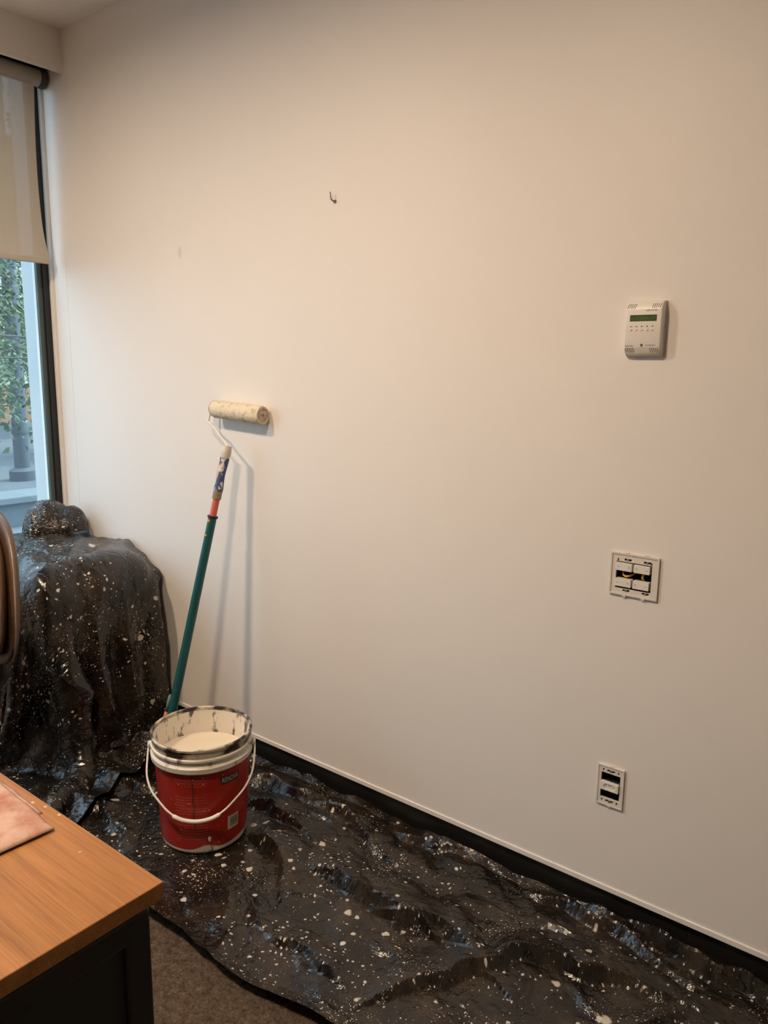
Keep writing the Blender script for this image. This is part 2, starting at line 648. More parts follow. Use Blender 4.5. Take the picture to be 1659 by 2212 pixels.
for k in range(NP):
    a = ys[k + 1] + (0.025 if k < NP - 1 else 0)
    b = ys[k] - (0.025 if k > 0 else 0)
    bm = bmesh.new()
    box(bm, -3.224, -3.206, b - 0.020, b, SILL + 0.05, 2.56)
    box(bm, -3.224, -3.206, a, a + 0.018, SILL + 0.05, 2.56)
    obj('gasket', bm, 'gasket', root)
    B('pane', 'glass', root, -3.218, -3.212, a, b, SILL + 0.04, 2.57)

# ================================================================== OUTSIDE
MAT['pillar'] = plain('pale_render', (0.55, 0.57, 0.58), 0.7, var=0.03)
MAT['paving'] = plain('grey_paving', (0.10, 0.125, 0.14), 0.8, var=0.15, scale=3)
MAT['kerb'] = plain('pale_concrete', (0.14, 0.165, 0.18), 0.8, var=0.1)
MAT['bark'] = plain('grey_bark', (0.06, 0.065, 0.07), 0.9, var=0.35, scale=8)
MAT['post'] = plain('galvanised_grey', (0.075, 0.10, 0.12), 0.6, var=0.1)
MAT['wallsun'] = plain('pale_house_paint', (0.60, 0.58, 0.56), 0.8, var=0.04, scale=1)
MAT['winblue'] = plain('bluish_glass', (0.10, 0.17, 0.22), 0.15, var=0.2, scale=2)
MAT['orange'] = plain('terracotta_paint', (0.42, 0.21, 0.12), 0.8, var=0.1)
MAT['leaf'] = plain('leaf_green', (0.085, 0.14, 0.08), 0.5, var=0.5, scale=2.5)
MAT['leaf2'] = plain('leaf_yellow_green', (0.19, 0.26, 0.12), 0.5, var=0.4, scale=2.5)
MAT['cable'] = plain('black_cable', (0.05, 0.05, 0.055), 0.6)

B('ground_outside', 'paving', None, -45, -3.36, -30, 45, -0.25, -0.02, kind='structure')
o = B('facade_fin', 'pillar', None, -3.635, -3.29, 1.90, 2.15, -0.10, 3.4, bev=0.004)
tag(o, 'pale exterior facade fin seen through the pane beside the black frame', 'pillar')


def tree(loc, h, crown, nleaf, seed, mat, label, tr=0.07, leaf=0.05):
    rnd = random.Random(seed)
    t = thing('street_tree', label, 'tree', loc, 'trees outside the window')
    x, y, z = loc
    bm = bmesh.new()
    tube(bm, [(x, y, z - 0.05), (x + 0.03, y + 0.05, z + h * 0.3), (x - 0.04, y + 0.02, z + h * 0.65), (x, y, z + h)], [tr, tr * 0.85, tr * 0.6, tr * 0.25], 8)
    obj('trunk', bm, 'bark', t, True)
    tips = []
    for k in range(9):
        a = rnd.uniform(0, 2 * PI)
        z0 = z + h * rnd.uniform(0.25, 0.9)
        L = crown * rnd.uniform(0.6, 1.05)
        e = Vector((x + math.cos(a) * L, y + math.sin(a) * L, z0 + rnd.uniform(-0.1, 0.7)))
        m_ = Vector((x + math.cos(a) * L * .5, y + math.sin(a) * L * .5, z0 + 0.25))
        bm = bmesh.new()
        tube(bm, [(x, y, z0), m_, e], [tr * 0.35, tr * 0.22, tr * 0.08], 6)
        obj('branch', bm, 'bark', t, True)
        tips += [m_, e, (m_ + e) / 2]
    tips.append(Vector((x, y, z + h)))
    vs, fs = [], []
    for k in range(nleaf):
        c = rnd.choice(tips) + Vector((rnd.gauss(0, 0.28), rnd.gauss(0, 0.28), rnd.gauss(0, 0.26))) * crown
        d = Vector((rnd.uniform(-1, 1), rnd.uniform(-1, 1), rnd.uniform(-0.9, 0.3))).normalized()
        s = d.orthogonal().normalized()
        s.rotate(Matrix.Rotation(rnd.uniform(0, 6.28), 3, d))
        L = leaf * rnd.uniform(0.7, 1.5)
        b = len(vs)
        nrm = d.cross(s) * L * 0.15
        vs += [c, c + d * L * .45 + s * L * .28 + nrm, c + d * L, c + d * L * .45 - s * L * .28 + nrm]
        fs += [(b, b + 1, b + 2), (b, b + 2, b + 3)]
    me = bpy.data.meshes.new('foliage')
    me.from_pydata([tuple(v) for v in vs], [], fs)
    f = obj_me('foliage', me, mat, t)
    f['kind'] = 'stuff'


tree((-8.8, 3.2, -0.02), 3.9, 1.2, 9000, 1, 'leaf', 'leafy green street tree with thin trunk in front of the bright house', 0.07, 0.075)
tree((-15.9, 10.2, -0.02), 4.8, 1.4, 16000, 2, 'leaf', 'taller dark green tree behind the grey post', 0.11, 0.12)
tree((-11.9, 6.9, -0.02), 4.4, 1.4, 12000, 5, 'leaf2', 'yellow green tree with arching branches next to the grey post', 0.08, 0.085)
tree((-11.0, -2.4, -0.02), 4.4, 1.8, 6000, 4, 'leaf', 'broad green tree further along the pavement away from the post', 0.09, 0.07)

t = thing('street_post', 'slim grey ringed street post standing on the pavement outside', 'post', (-9.6, 4.86, -0.02))
bm = bmesh.new()
lathe(bm, [(0.0, 0), (0.16, 0), (0.16, 0.12), (0.095, 0.16), (0.088, 2.6), (0.07, 5.6), (0, 5.6)], 20, (-9.6, 4.86, -0.02))
obj('shaft', bm, 'post', t, 'auto')
for z in (0.62, 1.25, 2.3):
    bm = bmesh.new()
    lathe(bm, [(0.07, z - 0.03), (0.101, z - 0.03), (0.104, z), (0.101, z + 0.03), (0.07, z + 0.03)], 20, (-9.6, 4.86, -0.02))
    obj('ring', bm, 'post', t, 'auto')

t = thing('garden_wall', 'low pale stepped garden wall with capping outside the window', 'wall', (-6.4, 3, -0.02))
B('wall_body', 'kerb', t, -6.5, -6.25, -4, 9, -0.02, 0.30)
B('capping', 'kerb', t, -6.56, -6.19, -4, 9, 0.30, 0.36, bev=0.01)
B('step', 'kerb', t, -6.25, -5.7, -4, 9, -0.02, 0.10)

t = thing('pale_house', 'bright pale house with bluish windows across the street', 'building', (-20, 9, -0.02))
B('wall', 'wallsun', t, -26, -20, -12, 26, -0.02, 9)
B('plinth', 'orange', t, -20.0, -19.8, -12, 26, -0.02, 0.9)
for i in range(9):
    for j in range(3):
        y0 = -9 + i * 3.9
        z0 = 1.6 + j * 2.6
        fr = B('window', 'pillar', t, -20.05, -19.9, y0, y0 + 1.7, z0, z0 + 1.5)
        B('pane', 'winblue', fr, -19.95, -19.88, y0 + 0.1, y0 + 0.82, z0 + 0.1, z0 + 1.4)
        B('pane', 'winblue', fr, -19.95, -19.88, y0 + 0.9, y0 + 1.6, z0 + 0.1, z0 + 1.4)
for k, (z0, z1) in enumerate(((1.40, 1.22), (1.10, 1.16))):
    bm = bmesh.new()
    tube(bm, [(-6.9 - 0.08 * k, -4 + 16 * s, z0 + 0.6 + (z1 - z0) * s - 0.25 * math.sin(PI * s)) for s in [i / 16 for i in range(17)]], 0.008, 6)
    o = obj('overhead_cable', bm, 'cable', None, True)
    tag(o, ['upper thin dark cable strung past the street trees', 'lower thin dark cable strung past the street trees'][k], 'cable', 'cables outside')

# ================================================================== ROLLER BLIND
t = thing('roller_blind', 'beige screen roller blind half lowered over the window', 'blind', (-3.15, 0, 2.546))
BX, BZ, BR, BY0 = -3.15, 2.546, 0.032, 0.46
bm = bmesh.new()
tube(bm, [(BX, BY0, BZ), (BX, 1.768, BZ)], BR, 28)
obj('tube', bm, plain('blind_tube_fabric', (0.40, 0.37, 0.33), 0.7), t, 'auto')
bm = bmesh.new()
tube(bm, [(BX, 1.768, BZ), (BX, 1.773, BZ), (BX, 1.790, BZ), (BX, 1.797, BZ)], [BR + 0.003, BR + 0.005, BR + 0.005, BR - 0.004], 28)
obj('end_bracket', bm, plain('dark_bracket', (0.05, 0.045, 0.04), 0.5), t, 'auto')
B('gap_bar', 'frame', t, BX - 0.03, BX + 0.035, BY0, 1.795, BZ + BR + 0.002, BZ + BR + 0.020)  # added black bar that darkens the gap above the tube
# fabric hanging from the back of the tube; its free edge curls near the hem
ny, nz = 80, 40
yy = np.linspace(BY0 + 0.02, 1.750, ny)
zz = np.linspace(BZ, 1.853, nz)
Yg, Zg = np.meshgrid(yy, zz)
s = np.clip((2.15 - Zg) / 0.32, 0, 1) ** 2
Xg = BX + BR * 0.2 + 0.012 * s * np.cos((Yg - 1.72) * 5)
edge = np.clip((Yg - 1.3) / 0.42, 0, 1) ** 2
Yg = Yg - 0.012 * np.sin(np.clip((BZ - Zg) / 0.68, 0, 1) * PI) * edge + 0.012 * edge * np.clip((1.98 - Zg) / 0.13, 0, 1) ** 1.5
P = np.stack([Xg, Yg, Zg], -1)
me = grid_mesh('fabric', P, np.stack([Yg, Zg], -1))
obj_me('fabric', me, 'blind', t, True)
bm = bmesh.new()
box(bm, BX + 0.010, BX + 0.026, BY0 + 0.01, 1.760, 1.833, 1.857, bev=0.004)
obj('hem_bar', bm, plain('hem_fabric', (0.50, 0.46, 0.40), 0.7), t)

# ================================================================== CEILING LAMPS
def downlight(name, lens, x, y, label):
    t = thing(name, label, 'lamp', (x, y, CEIL), 'recessed ceiling downlights')
    bm = bmesh.new()
    lathe(bm, [(0.106, -0.001), (0.122, -0.001), (0.124, -0.008), (0.117, -0.020), (0.110, -0.020), (0.106, -0.010), (0.106, -0.001)], 40, (x, y, CEIL))
    obj('trim_ring', bm, 'trim', t, 'auto')
    bm = bmesh.new()
    lathe(bm, [(0, -0.006), (0.105, -0.006), (0.105, -0.002), (0, -0.002)], 40, (x, y, CEIL))
    m = NT('lamp_diffuser')
    m.b.inputs['Emission Color'].default_value = LAMP_COLOR + (1,)
    m.b.inputs['Emission Strength'].default_value = LAMP_POWER
    obj(lens, bm, m.m, t)


# the ceiling lamps whose grey shadows fall under the roller, the pole and the thermostat
downlight('ceiling_downlight_offscreen', 'diffuser_offscreen', -2.40, 0.25, 'round recessed downlight in the ceiling near the window')
downlight('recessed_downlight_offscreen', 'lens_offscreen', -1.15, 0.20, 'round recessed downlight in the ceiling in front of the thermostat')

# ================================================================== FLOOR SHEET
nx, ny = 560, 136
x0, x1 = -2.80, 0.75
u = np.linspace(0, 1, nx)
v = np.linspace(0, 1, ny)
U, V = np.meshgrid(u, v)
X = x0 + (x1 - x0) * U
near = 1.055 + 0.02 * vnoise(X, X * 0, 0.25, 3) * 2 - 0.06 * np.clip((-1.75 - X) / 0.5, 0, 1)
far = 1.792 + 0.012 * vnoise(X, X * 0, 0.13, 8)
Y = near + (far - near) * V
Z = 0.010 + 0.024 * np.abs(facet(X, Y, 0.34, 11, 0.2)) + 0.020 * np.abs(facet(X, Y, 0.15, 23, 0.2)) + 0.007 * facet(X, Y, 0.06, 31, 0.25) + 0.002 * facet(X, Y, 0.03, 37, 0.25)
folds = [
    ([(-1.66, 1.46), (-1.58, 1.455), (-1.50, 1.44), (-1.44, 1.40), (-1.40, 1.35)], 0.041, 0.113, 0.018),
    ([(-1.40, 1.44), (-1.30, 1.47), (-1.20, 1.455), (-1.12, 1.46), (-1.03, 1.455), (-0.95, 1.485), (-0.87, 1.46), (-0.80, 1.43)], 0.046, 0.128, 0.022),
    ([(-1.60, 1.69), (-1.50, 1.725), (-1.42, 1.70), (-1.36, 1.66), (-1.26, 1.63)], 0.037, 0.102, 0.018),
    ([(-0.93, 1.22), (-0.88, 1.33), (-0.80, 1.43), (-0.72, 1.53), (-0.64, 1.56), (-0.56, 1.60), (-0.44, 1.62)], 0.041, 0.113, 0.020),
    ([(-0.83, 1.75), (-0.74, 1.765), (-0.68, 1.75), (-0.60, 1.752), (-0.51, 1.72), (-0.38, 1.69)], 0.033, 0.030, 0.018),
    ([(-0.72, 1.783), (-0.60, 1.775), (-0.50, 1.780), (-0.38, 1.765), (-0.25, 1.775), (0.1, 1.74)], 0.044, 0.030, 0.022),
    ([(-1.28, 1.73), (-1.20, 1.755), (-1.11, 1.77)], 0.026, 0.071, 0.018),
    ([(-1.94, 1.62), (-1.86, 1.68), (-1.80, 1.70), (-1.70, 1.70), (-1.60, 1.735)], 0.041, 0.113, 0.031),
    ([(-1.80, 1.55), (-1.70, 1.60), (-1.62, 1.58), (-1.52, 1.57)], 0.037, 0.102, 0.025),
    ([(-2.40, 1.34), (-2.30, 1.345), (-2.22, 1.33), (-2.14, 1.38), (-2.06, 1.43)], 0.037, 0.102, 0.018),
    ([(-2.25, 1.18), (-2.10, 1.25), (-1.98, 1.20)], 0.030, 0.082, 0.025),
    ([(-0.52, 1.34), (-0.36, 1.42), (-0.2, 1.45), (0.1, 1.38)], 0.044, 0.122, 0.022),
    ([(-0.66, 1.19), (-0.48, 1.24), (-0.30, 1.235), (0.0, 1.20)], 0.037, 0.102, 0.018),
    ([(-1.30, 1.20), (-1.16, 1.22), (-1.02, 1.19)], 0.022, 0.062, 0.018),
]
rs = random.Random(12)
for _ in range(46):
    px_, py_ = rs.uniform(-2.3, 0.2), rs.uniform(1.10, 1.76)
    an, ln = rs.gauss(0.0, 0.7), rs.uniform(0.06, 0.17)
    mx_, my_ = px_ + math.cos(an) * ln * 0.5 + rs.gauss(0, 0.012), py_ + math.sin(an) * ln * 0.5 + rs.gauss(0, 0.012)
    folds.append(([(px_, py_), (mx_, my_), (px_ + math.cos(an) * ln, py_ + math.sin(an) * ln)], rs.uniform(0.008, 0.018), rs.uniform(0.03, 0.06), rs.uniform(0.010, 0.03)))
wobx = vnoise(X, Y, 0.05, 51) * 0.022
woby = vnoise(X, Y, 0.05, 57) * 0.022
fold_h = np.zeros_like(X)
for pts, h, wl, wr in folds:
    fold_h = np.maximum(fold_h, ridge(X + wobx, Y + woby, pts, h, wl, wr))
Z = Z + fold_h
# flattened under the bucket, edge of the sheet turned up along the open side
bx, by = -1.775, 1.392
dB = np.hypot(X - bx, Y - by)
k = np.clip((dB - 0.14) / 0.06, 0, 1)
Z = 0.008 + (Z - 0.008) * k
e = np.clip(1 - (Y - near) / 0.055, 0, 1)
Z = Z * (1 - 0.6 * e) + e ** 1.3 * (0.044 + 0.024 * vnoise(X, Y, 0.3, 77))
Z = Z + np.clip((Y - 1.765) / 0.03, 0, 1) * (0.012 + 0.018 * np.clip(facet(X, Y * 0, 0.12, 99) + 0.2, 0, 1))
Y = Y + 0.012 * facet(X, Y, 0.09, 61) * np.clip((far - Y) / 0.05, 0, 1)
P = np.stack([X, Y, np.maximum(Z, 0.004)], -1)
me = grid_mesh('floor_drop_sheet', P, np.stack([X + 5, Y + 2], -1))
o = obj_me('floor_drop_sheet', me, 'plastic', None, True)
me.set_sharp_from_angle(angle=math.radians(8))
tag(o, 'crumpled black plastic drop sheet spread on the floor along the wall', 'drop sheet')

# ================================================================== DRAPED SHEET (relaxed as real cloth over a hidden block)
def cloth_drape():
    d = 0.026
    X0, X1, Y0, Y1 = -3.155, -1.79, 0.82, 1.782
    nx = int((X1 - X0) / d) + 1
    ny = int((Y1 - Y0) / d) + 1
    gx = X0 + np.arange(nx) * d
    gy = Y1 - np.arange(ny) * d
    GX, GY = np.meshgrid(gx, gy)
    p = np.stack([GX, GY, np.full_like(GX, 0.82)], -1)
    p[..., 2] += 0.03 * vnoise(GX, GY, 0.12, 2) + 0.05 * vnoise(GX, GY, 0.3, 6)
    prev = p.copy()
    pin = np.zeros(p.shape[:2], bool)          # tucked in along the wall and the window
    pin[0] = GX[0] < -2.50
    pin[:, 0] = GY[:, 0] > 1.30
    pinxy = p[pin][:, :2].copy()
    c = np.array([-2.79, 1.50, 0.36])
    h = np.array([0.345, 0.27, 0.37])
    rad = 0.13

    def solve(sa, sb, L, k):
        a = p[sa]
        b = p[sb]
        dv = b - a
        ln = np.sqrt((dv * dv).sum(-1, keepdims=True)) + 1e-9
        cor = dv * ((ln - L) / ln * 0.5 * k)
        p[sa] += cor
        p[sb] -= cor

    S = slice
    groups = []

    def add(dy, dx, L, k):
        if dx and not dy:
            for o in range(2 * dx):
                cols = np.arange(nx)
                cols = cols[(cols % (2 * dx) == o) & (cols + dx < nx)]
                groups.append(((S(None), cols), (S(None), cols + dx), L, k))
        elif dy and not dx:
            for o in range(2 * dy):
                rows = np.arange(ny)
                rows = rows[(rows % (2 * dy) == o) & (rows + dy < ny)]
                groups.append(((rows, S(None)), (rows + dy, S(None)), L, k))
    add(0, 1, d, 1.0)
    add(1, 0, d, 1.0)
    add(0, 2, 2 * d, 0.25)
    add(2, 0, 2 * d, 0.25)
    sh = d * math.sqrt(2)
    for o in range(2):
        ra = S(o, ny - 1, 2)
        rb = S(o + 1, ny, 2)
        n_r = len(range(o + 1, ny, 2))
        ra = S(o, o + 2 * n_r - 1, 2)
        for q in (0, 1):
            if q == 0:
                groups.append(((ra, S(0, nx - 1)), (rb, S(1, nx)), sh, 0.25))
            else:
                groups.append(((ra, S(1, nx)), (rb, S(0, nx - 1)), sh, 0.25))

    def collide():
        q = p - c
        aq = np.abs(q) - (h - rad)
        mx = np.maximum(aq, 0)
        ln = np.sqrt((mx * mx).sum(-1))
        sd = ln + np.minimum(aq.max(-1), 0) - rad
        inside = sd < 0.004
        g = np.sign(q) * np.where(ln[..., None] > 1e-6, mx / (ln[..., None] + 1e-9), (aq == aq.max(-1, keepdims=True)))
        p[inside] += (g * (0.004 - sd)[..., None])[inside]
        fl = p[..., 2] < 0.03
        p[..., 2] = np.maximum(p[..., 2], 0.03)
        p[..., 1] = np.minimum(p[..., 1], 1.786)
        p[..., 0] = np.maximum(p[..., 0], -3.165)
        q2 = p[pin]
        q2[:, :2] = pinxy
        p[pin] = q2
        return inside | fl
    for step in range(230):
        vel = (p - prev) * 0.975
        prev = p.copy()
        p += vel
        p[..., 2] -= 0.0022
        for it in range(9):
            for sa, sb, L, k in groups:
                solve(sa, sb, L, k)
            if it % 3 == 2:
                ct = collide()
        prev[ct] += (p[ct] - prev[ct]) * 0.55
        if step == 190:
            prev = p.copy()
    return p, GX, GY


def catmull(A, k, axis):
    A = np.moveaxis(A, axis, 0)
    n = A.shape[0]
    t = np.linspace(0, n - 1, (n - 1) * k + 1)
    i = np.minimum(t.astype(int), n - 2)
    f = (t - i).reshape((-1,) + (1,) * (A.ndim - 1))
    g = lambda j: A[np.clip(j, 0, n - 1)]
    a, b, c, d = g(i - 1), g(i), g(i + 1), g(i + 2)
    r = 0.5 * (2 * b + (c - a) * f + (2 * a - 5 * b + 4 * c - d) * f ** 2 + (3 * b - a - 3 * c + d) * f ** 3)
    return np.moveaxis(r, 0, axis)


P0, GX, GY = cloth_drape()
K = 4
P = catmull(catmull(P0, K, 0), K, 1)
GX = catmull(catmull(GX[..., None], K, 0), K, 1)[..., 0]
GY = catmull(catmull(GY[..., None], K, 0), K, 1)[..., 0]
du = np.gradient(P, axis=1)
dv = np.gradient(P, axis=0)
N = np.cross(dv, du)
N /= np.linalg.norm(N, axis=-1, keepdims=True) + 1e-9
front_drop = np.clip((GX + 2.55) / 0.25, 0, 1) * np.clip((GY - 1.05) / 0.2, 0, 1)
side_drop = np.clip((1.30 - GY) / 0.25, 0, 1) * (1 - np.clip((GX + 2.55) / 0.2, 0, 1))
tent = lambda q: np.abs((q % 1.0) * 2 - 1) ** 1.3
f1 = tent((GY + 0.05 * vnoise(GX, GY, 0.22, 83) + 0.04 * (GX + 2.5) * 0.6) / 0.145 + 0.3 * vnoise(GX * 0, GY, 0.2, 84))
f2 = tent((GX + 0.06 * vnoise(GX, GY, 0.22, 85)) / 0.16)
disp = 0.034 * (facet(GX, GY, 0.19, 71, 0.3) + 0.3) + 0.022 * facet(GX, GY, 0.08, 73, 0.3) + 0.007 * facet(GX, GY, 0.035, 79, 0.3)
disp = disp * (1 - 0.35 * front_drop) + 0.040 * f1 * front_drop + 0.035 * f2 * side_drop
if N[4, 4, 2] < 0:
    N = -N
P = P + N * disp[..., None]
P[..., 2] = np.maximum(P[..., 2], 0.012)
P[..., 1] = np.minimum(P[..., 1], 1.797)
P[..., 0] = np.maximum(P[..., 0], -3.172)
me = grid_mesh('draped_cover_sheet', P, np.stack([GX + 15, GY + 9], -1))
o = obj_me('draped_cover_sheet', me, 'plastic', None, True)
me.set_sharp_from_angle(angle=math.radians(16))
tag(o, 'black plastic sheet draped over furniture in the corner under the window', 'cover sheet')

# the block it hangs on
o = B('covered_cabinet', 'darkpanel', None, -3.13, -2.455, 1.24, 1.76, 0.0, 0.70, bev=0.11, seg=5, smooth=True)
tag(o, 'low cabinet hidden under the draped black plastic in the corner', 'cabinet')

# crumpled bundle on top, in the corner by the glass
n1, n2 = 72, 40
A, Bq = np.meshgrid(np.linspace(0, 2 * PI, n1, endpoint=True), np.linspace(0.02, PI * 0.5, n2))
qx, qy = np.cos(A) * np.sin(Bq) * 0.2, np.sin(A) * np.sin(Bq) * 0.2
rr = 0.95 + 0.42 * vnoise(qx + 3, qy, 0.13, 91) + 0.55 * np.abs(vnoise(qx * 0.6 + qy * 0.8 + 7, (qy * 0.6 - qx * 0.8) * 0.35 + 2, 0.075, 95)) + 0.06 * facet(qx + 1, qy, 0.06, 97, 0.3)
rr[:, -1] = rr[:, 0]
bx_ = -3.065 + 0.112 * rr * np.cos(A) * np.sin(Bq) ** 0.8
by_ = 1.668 + 0.130 * rr * np.sin(A) * np.sin(Bq) ** 0.8
bz_ = 0.742 + 0.122 * rr * np.cos(Bq)
P = np.stack([np.maximum(bx_, -3.17), np.minimum(by_, 1.797), bz_], -1)
me = grid_mesh('plastic_bundle', P, np.stack([A * 0.15 + 30, Bq * 0.2], -1))
o = obj_me('plastic_bundle', me, 'plastic', None, True)
me.set_sharp_from_angle(angle=math.radians(30))
tag(o, 'crumpled bundle of black plastic in the corner against the window frame', 'plastic bundle')

# ================================================================== PAINT BUCKET
t = thing('paint_bucket', 'open white paint bucket with a red label standing on the drop sheet', 'bucket', (bx, by, 0.010))
BZ0 = 0.010
BH = 0.340
va = math.atan2(-by, -bx)                    # angle facing the room
rad_at = lambda z: 0.127 + (0.1405 - 0.127) * (z / 0.27)
MAT['bucket'] = stained_material('bucket_white', (0.72, 0.67, 0.59), (0.10, 0.075, 0.05), 26, 0.58, 0.70, 0.4, (1, 1, 0.35))
MAT['bucket_in'] = stained_material('bucket_inside', (0.78, 0.72, 0.63), (0.12, 0.10, 0.085), 36, 0.53, 0.62, 0.35, (1, 1, 0.38))
MAT['rimdirt'] = stained_material('dirty_rim', (0.62, 0.55, 0.45), (0.025, 0.018, 0.012), 14, 0.44, 0.56, 0.45, (1, 1, 2.4))
bm = bmesh.new()
lathe(bm, [(0, 0), (0.119, 0), (0.126, 0.006), (rad_at(0.01), 0.012), (rad_at(0.268), 0.268), (0.1405, 0.270)], 72, (bx, by, BZ0))
obj('body', bm, 'bucket', t, 'auto')
bm = bmesh.new()
lathe(bm, [(0.1405, 0.268), (0.151, 0.270), (0.152, 0.284), (0.145, 0.290), (0.145, 0.301), (0.1505, 0.304), (0.1505, 0.310), (0.145, 0.313)], 72, (bx, by, BZ0))
obj('collar_ring', bm, MAT['bucket'], t, 'auto')
bm = bmesh.new()
lathe(bm, [(0.145, 0.311), (0.147, 0.318), (0.1475, 0.333), (0.151, 0.336), (0.1515, 0.342), (0.148, 0.345), (0.144, 0.343), (0.1425, 0.334)], 72, (bx, by, BZ0))
obj('rim', bm, 'rimdirt', t, 'auto')
bm = bmesh.new()
lathe(bm, [(0.144, 0.343), (0.142, 0.32), (0.1385, 0.27), (0.134, 0.17), (0.1335, 0.165)], 72, (bx, by, BZ0))
obj('inner_wall', bm, 'bucket_in', t, True)
bm = bmesh.new()
nr = 72
lathe(bm, [(0.0, 0.254), (0.05, 0.253), (0.10, 0.2535), (0.132, 0.255), (0.1386, 0.260)], nr, (bx, by, BZ0))
obj('paint', bm, 'paint', t, True)


def wrap(a_m, z, off=0.0):
    """label metres around the side, height -> world point"""
    r = rad_at(z) + off
    a = va + a_m / 0.136
    return Vector((bx + r * math.cos(a), by + r * math.sin(a), BZ0 + z))


# label shell with a wavy lower edge; u runs so that +u is to the right seen from the room
na, nzl = 120, 12
aa = np.linspace(-PI * 0.136, PI * 0.136, na)
P = np.zeros((nzl, na, 3))
UVl = np.zeros((nzl, na, 2))
for j in range(nzl):
    for i, a in enumerate(aa):
        lo = 0.018 + 0.014 * math.exp(-((a - 0.004) / 0.030) ** 2) + 0.008 * math.exp(-((a - 0.15) / 0.06) ** 2)
        z = lo + (0.262 - lo) * j / (nzl - 1)
        P[j, i] = wrap(a, z, 0.0008)
        UVl[j, i] = (a, z)
me = grid_mesh('label', P, UVl)
lab = obj_me('label', me, label_material(), t, True)
MAT['lab_edge'] = plain('blue_label_line', (0.03, 0.10, 0.14), 0.4)


def patch(name, a0, a1, z0, z1, off, mat, parent, shear=0.0, na=8):
    P = np.zeros((2, na, 3))
    UVp = np.zeros((2, na, 2))
    for i in range(na):
        f = i / (na - 1)
        a = a0 + (a1 - a0) * f
        for j, z in enumerate((z0, z1)):
            P[j, i] = wrap(a, z + shear * f, off)
            UVp[j, i] = (a, z)
    me = grid_mesh(name, P, UVp)
    return obj_me(name, me, mat, parent, True)


MAT['tagdark'] = plain('dark_logo_print', (0.035, 0.022, 0.024), 0.4)
MAT['tagpale'] = plain('pale_logo_print', (0.50, 0.42, 0.33), 0.4)
# +u is counter-clockwise seen from above = to the right for the viewer
patch('logo_panel', 0.048, 0.112, 0.218, 0.243, 0.0014, 'tagdark', lab)
fc = bpy.data.curves.new('logo_text', 'FONT')
fc.body = 'RENOVA'
fc.align_x = 'CENTER'
fc.align_y = 'CENTER'
fo = bpy.data.objects.new('logo_text_curve', fc)
C.objects.link(fo)
bpy.context.view_layer.update()
me = bpy.data.meshes.new_from_object(fo.evaluated_get(bpy.context.evaluated_depsgraph_get()))
bpy.data.objects.remove(fo)
wx = [v.co.x for v in me.vertices]
wy_ = [v.co.y for v in me.vertices]
sx = 0.054 / (max(wx) - min(wx))
sy = 0.016 / (max(wy_) - min(wy_))
for vtx in me.vertices:
    vtx.co = wrap(0.080 + vtx.co.x * sx, 0.2305 + vtx.co.y * sy, 0.0019)
me.name = 'logo_text'
obj_me('logo_text', me, 'tagpale', lab)
patch('barcode_panel', 0.072, 0.114, 0.062, 0.106, 0.0014, 'tagpale', lab)
patch('barcode', 0.080, 0.110, 0.070, 0.100, 0.0019, bars_material(), lab)
bm = bmesh.new()
bmesh.ops.create_uvsphere(bm, u_segments=12, v_segments=8, radius=1)
nrm = (wrap(0.014, 0.050, 1) - wrap(0.014, 0.050, 0)).normalized()
side = nrm.cross(Vector((0, 0, 1)))
for vtx in bm.verts:
    cc = vtx.co.copy()
    vtx.co = wrap(0.014, 0.050, 0.001) + side * cc.x * 0.006 * (1 if cc.z > 0 else 0.7) + Vector((0, 0, 1)) * cc.z * 0.009 + nrm * cc.y * 0.002
obj('paint_drip', bm, 'paint', t, True)

# bail handle hanging on the room side, lugs at both flanks
vb = va - 0.15
side = Vector((-math.sin(vb), math.cos(vb), 0))
front = Vector((math.cos(vb), math.sin(vb), 0))
cb = Vector((bx, by, BZ0))
for s_ in (-1, 1):
    bm = bmesh.new()
    c0 = cb + side * s_ * 0.146 + Vector((0, 0, 0.293))
    tube(bm, [c0, c0 + side * s_ * 0.012, c0 + side * s_ * 0.015], [0.011, 0.011, 0.008], 14)
    obj('handle_lug', bm, 'bucket', t, 'auto')
prof = [(0.158, 0.000, 0.293), (0.159, 0.020, 0.262), (0.154, 0.062, 0.225), (0.135, 0.098, 0.196), (0.105, 0.125, 0.170), (0.078, 0.141, 0.149), (0.045, 0.1515, 0.133), (0.0, 0.1545, 0.126)]
full = [(-a, b, c) for a, b, c in prof] + [(a, b, c) for a, b, c in prof[::-1][1:]]
A = np.array(full)
A = catmull(A, 6, 0)
bm = bmesh.new()
tube(bm, [cb + side * a + front * b + Vector((0, 0, c)) for a, b, c in A], 0.0032, 8)
hd = obj('bail_handle', bm, 'white_plastic', t, True)
m0 = [i for i in range(len(A)) if abs(A[i][0]) < 0.072]
bm = bmesh.new()
pts = [cb + side * A[i][0] + front * (A[i][1] + 0.0012) + Vector((0, 0, A[i][2])) for i in m0]
tube(bm, pts, [0.0035] + [0.0062] * (len(pts) - 2) + [0.0035], 10)
obj('grip', bm, 'white_plastic', hd, True)

# ================================================================== ROLLER ON ITS POLE
PT = Vector((-2.010, 1.715, 1.150))
PF = Vector((-2.138, 1.486, 0.018))
ax = (PT - PF)
PL = ax.length
ax.normalize()
at = lambda s: PF + ax * s
t = thing('paint_roller', 'cream paint roller on a long teal extension pole leaning on the wall', 'paint roller', PF)
RC0, RC1, RY, RZ, RR = -2.128, -1.888, 1.770, 1.279, 0.0285
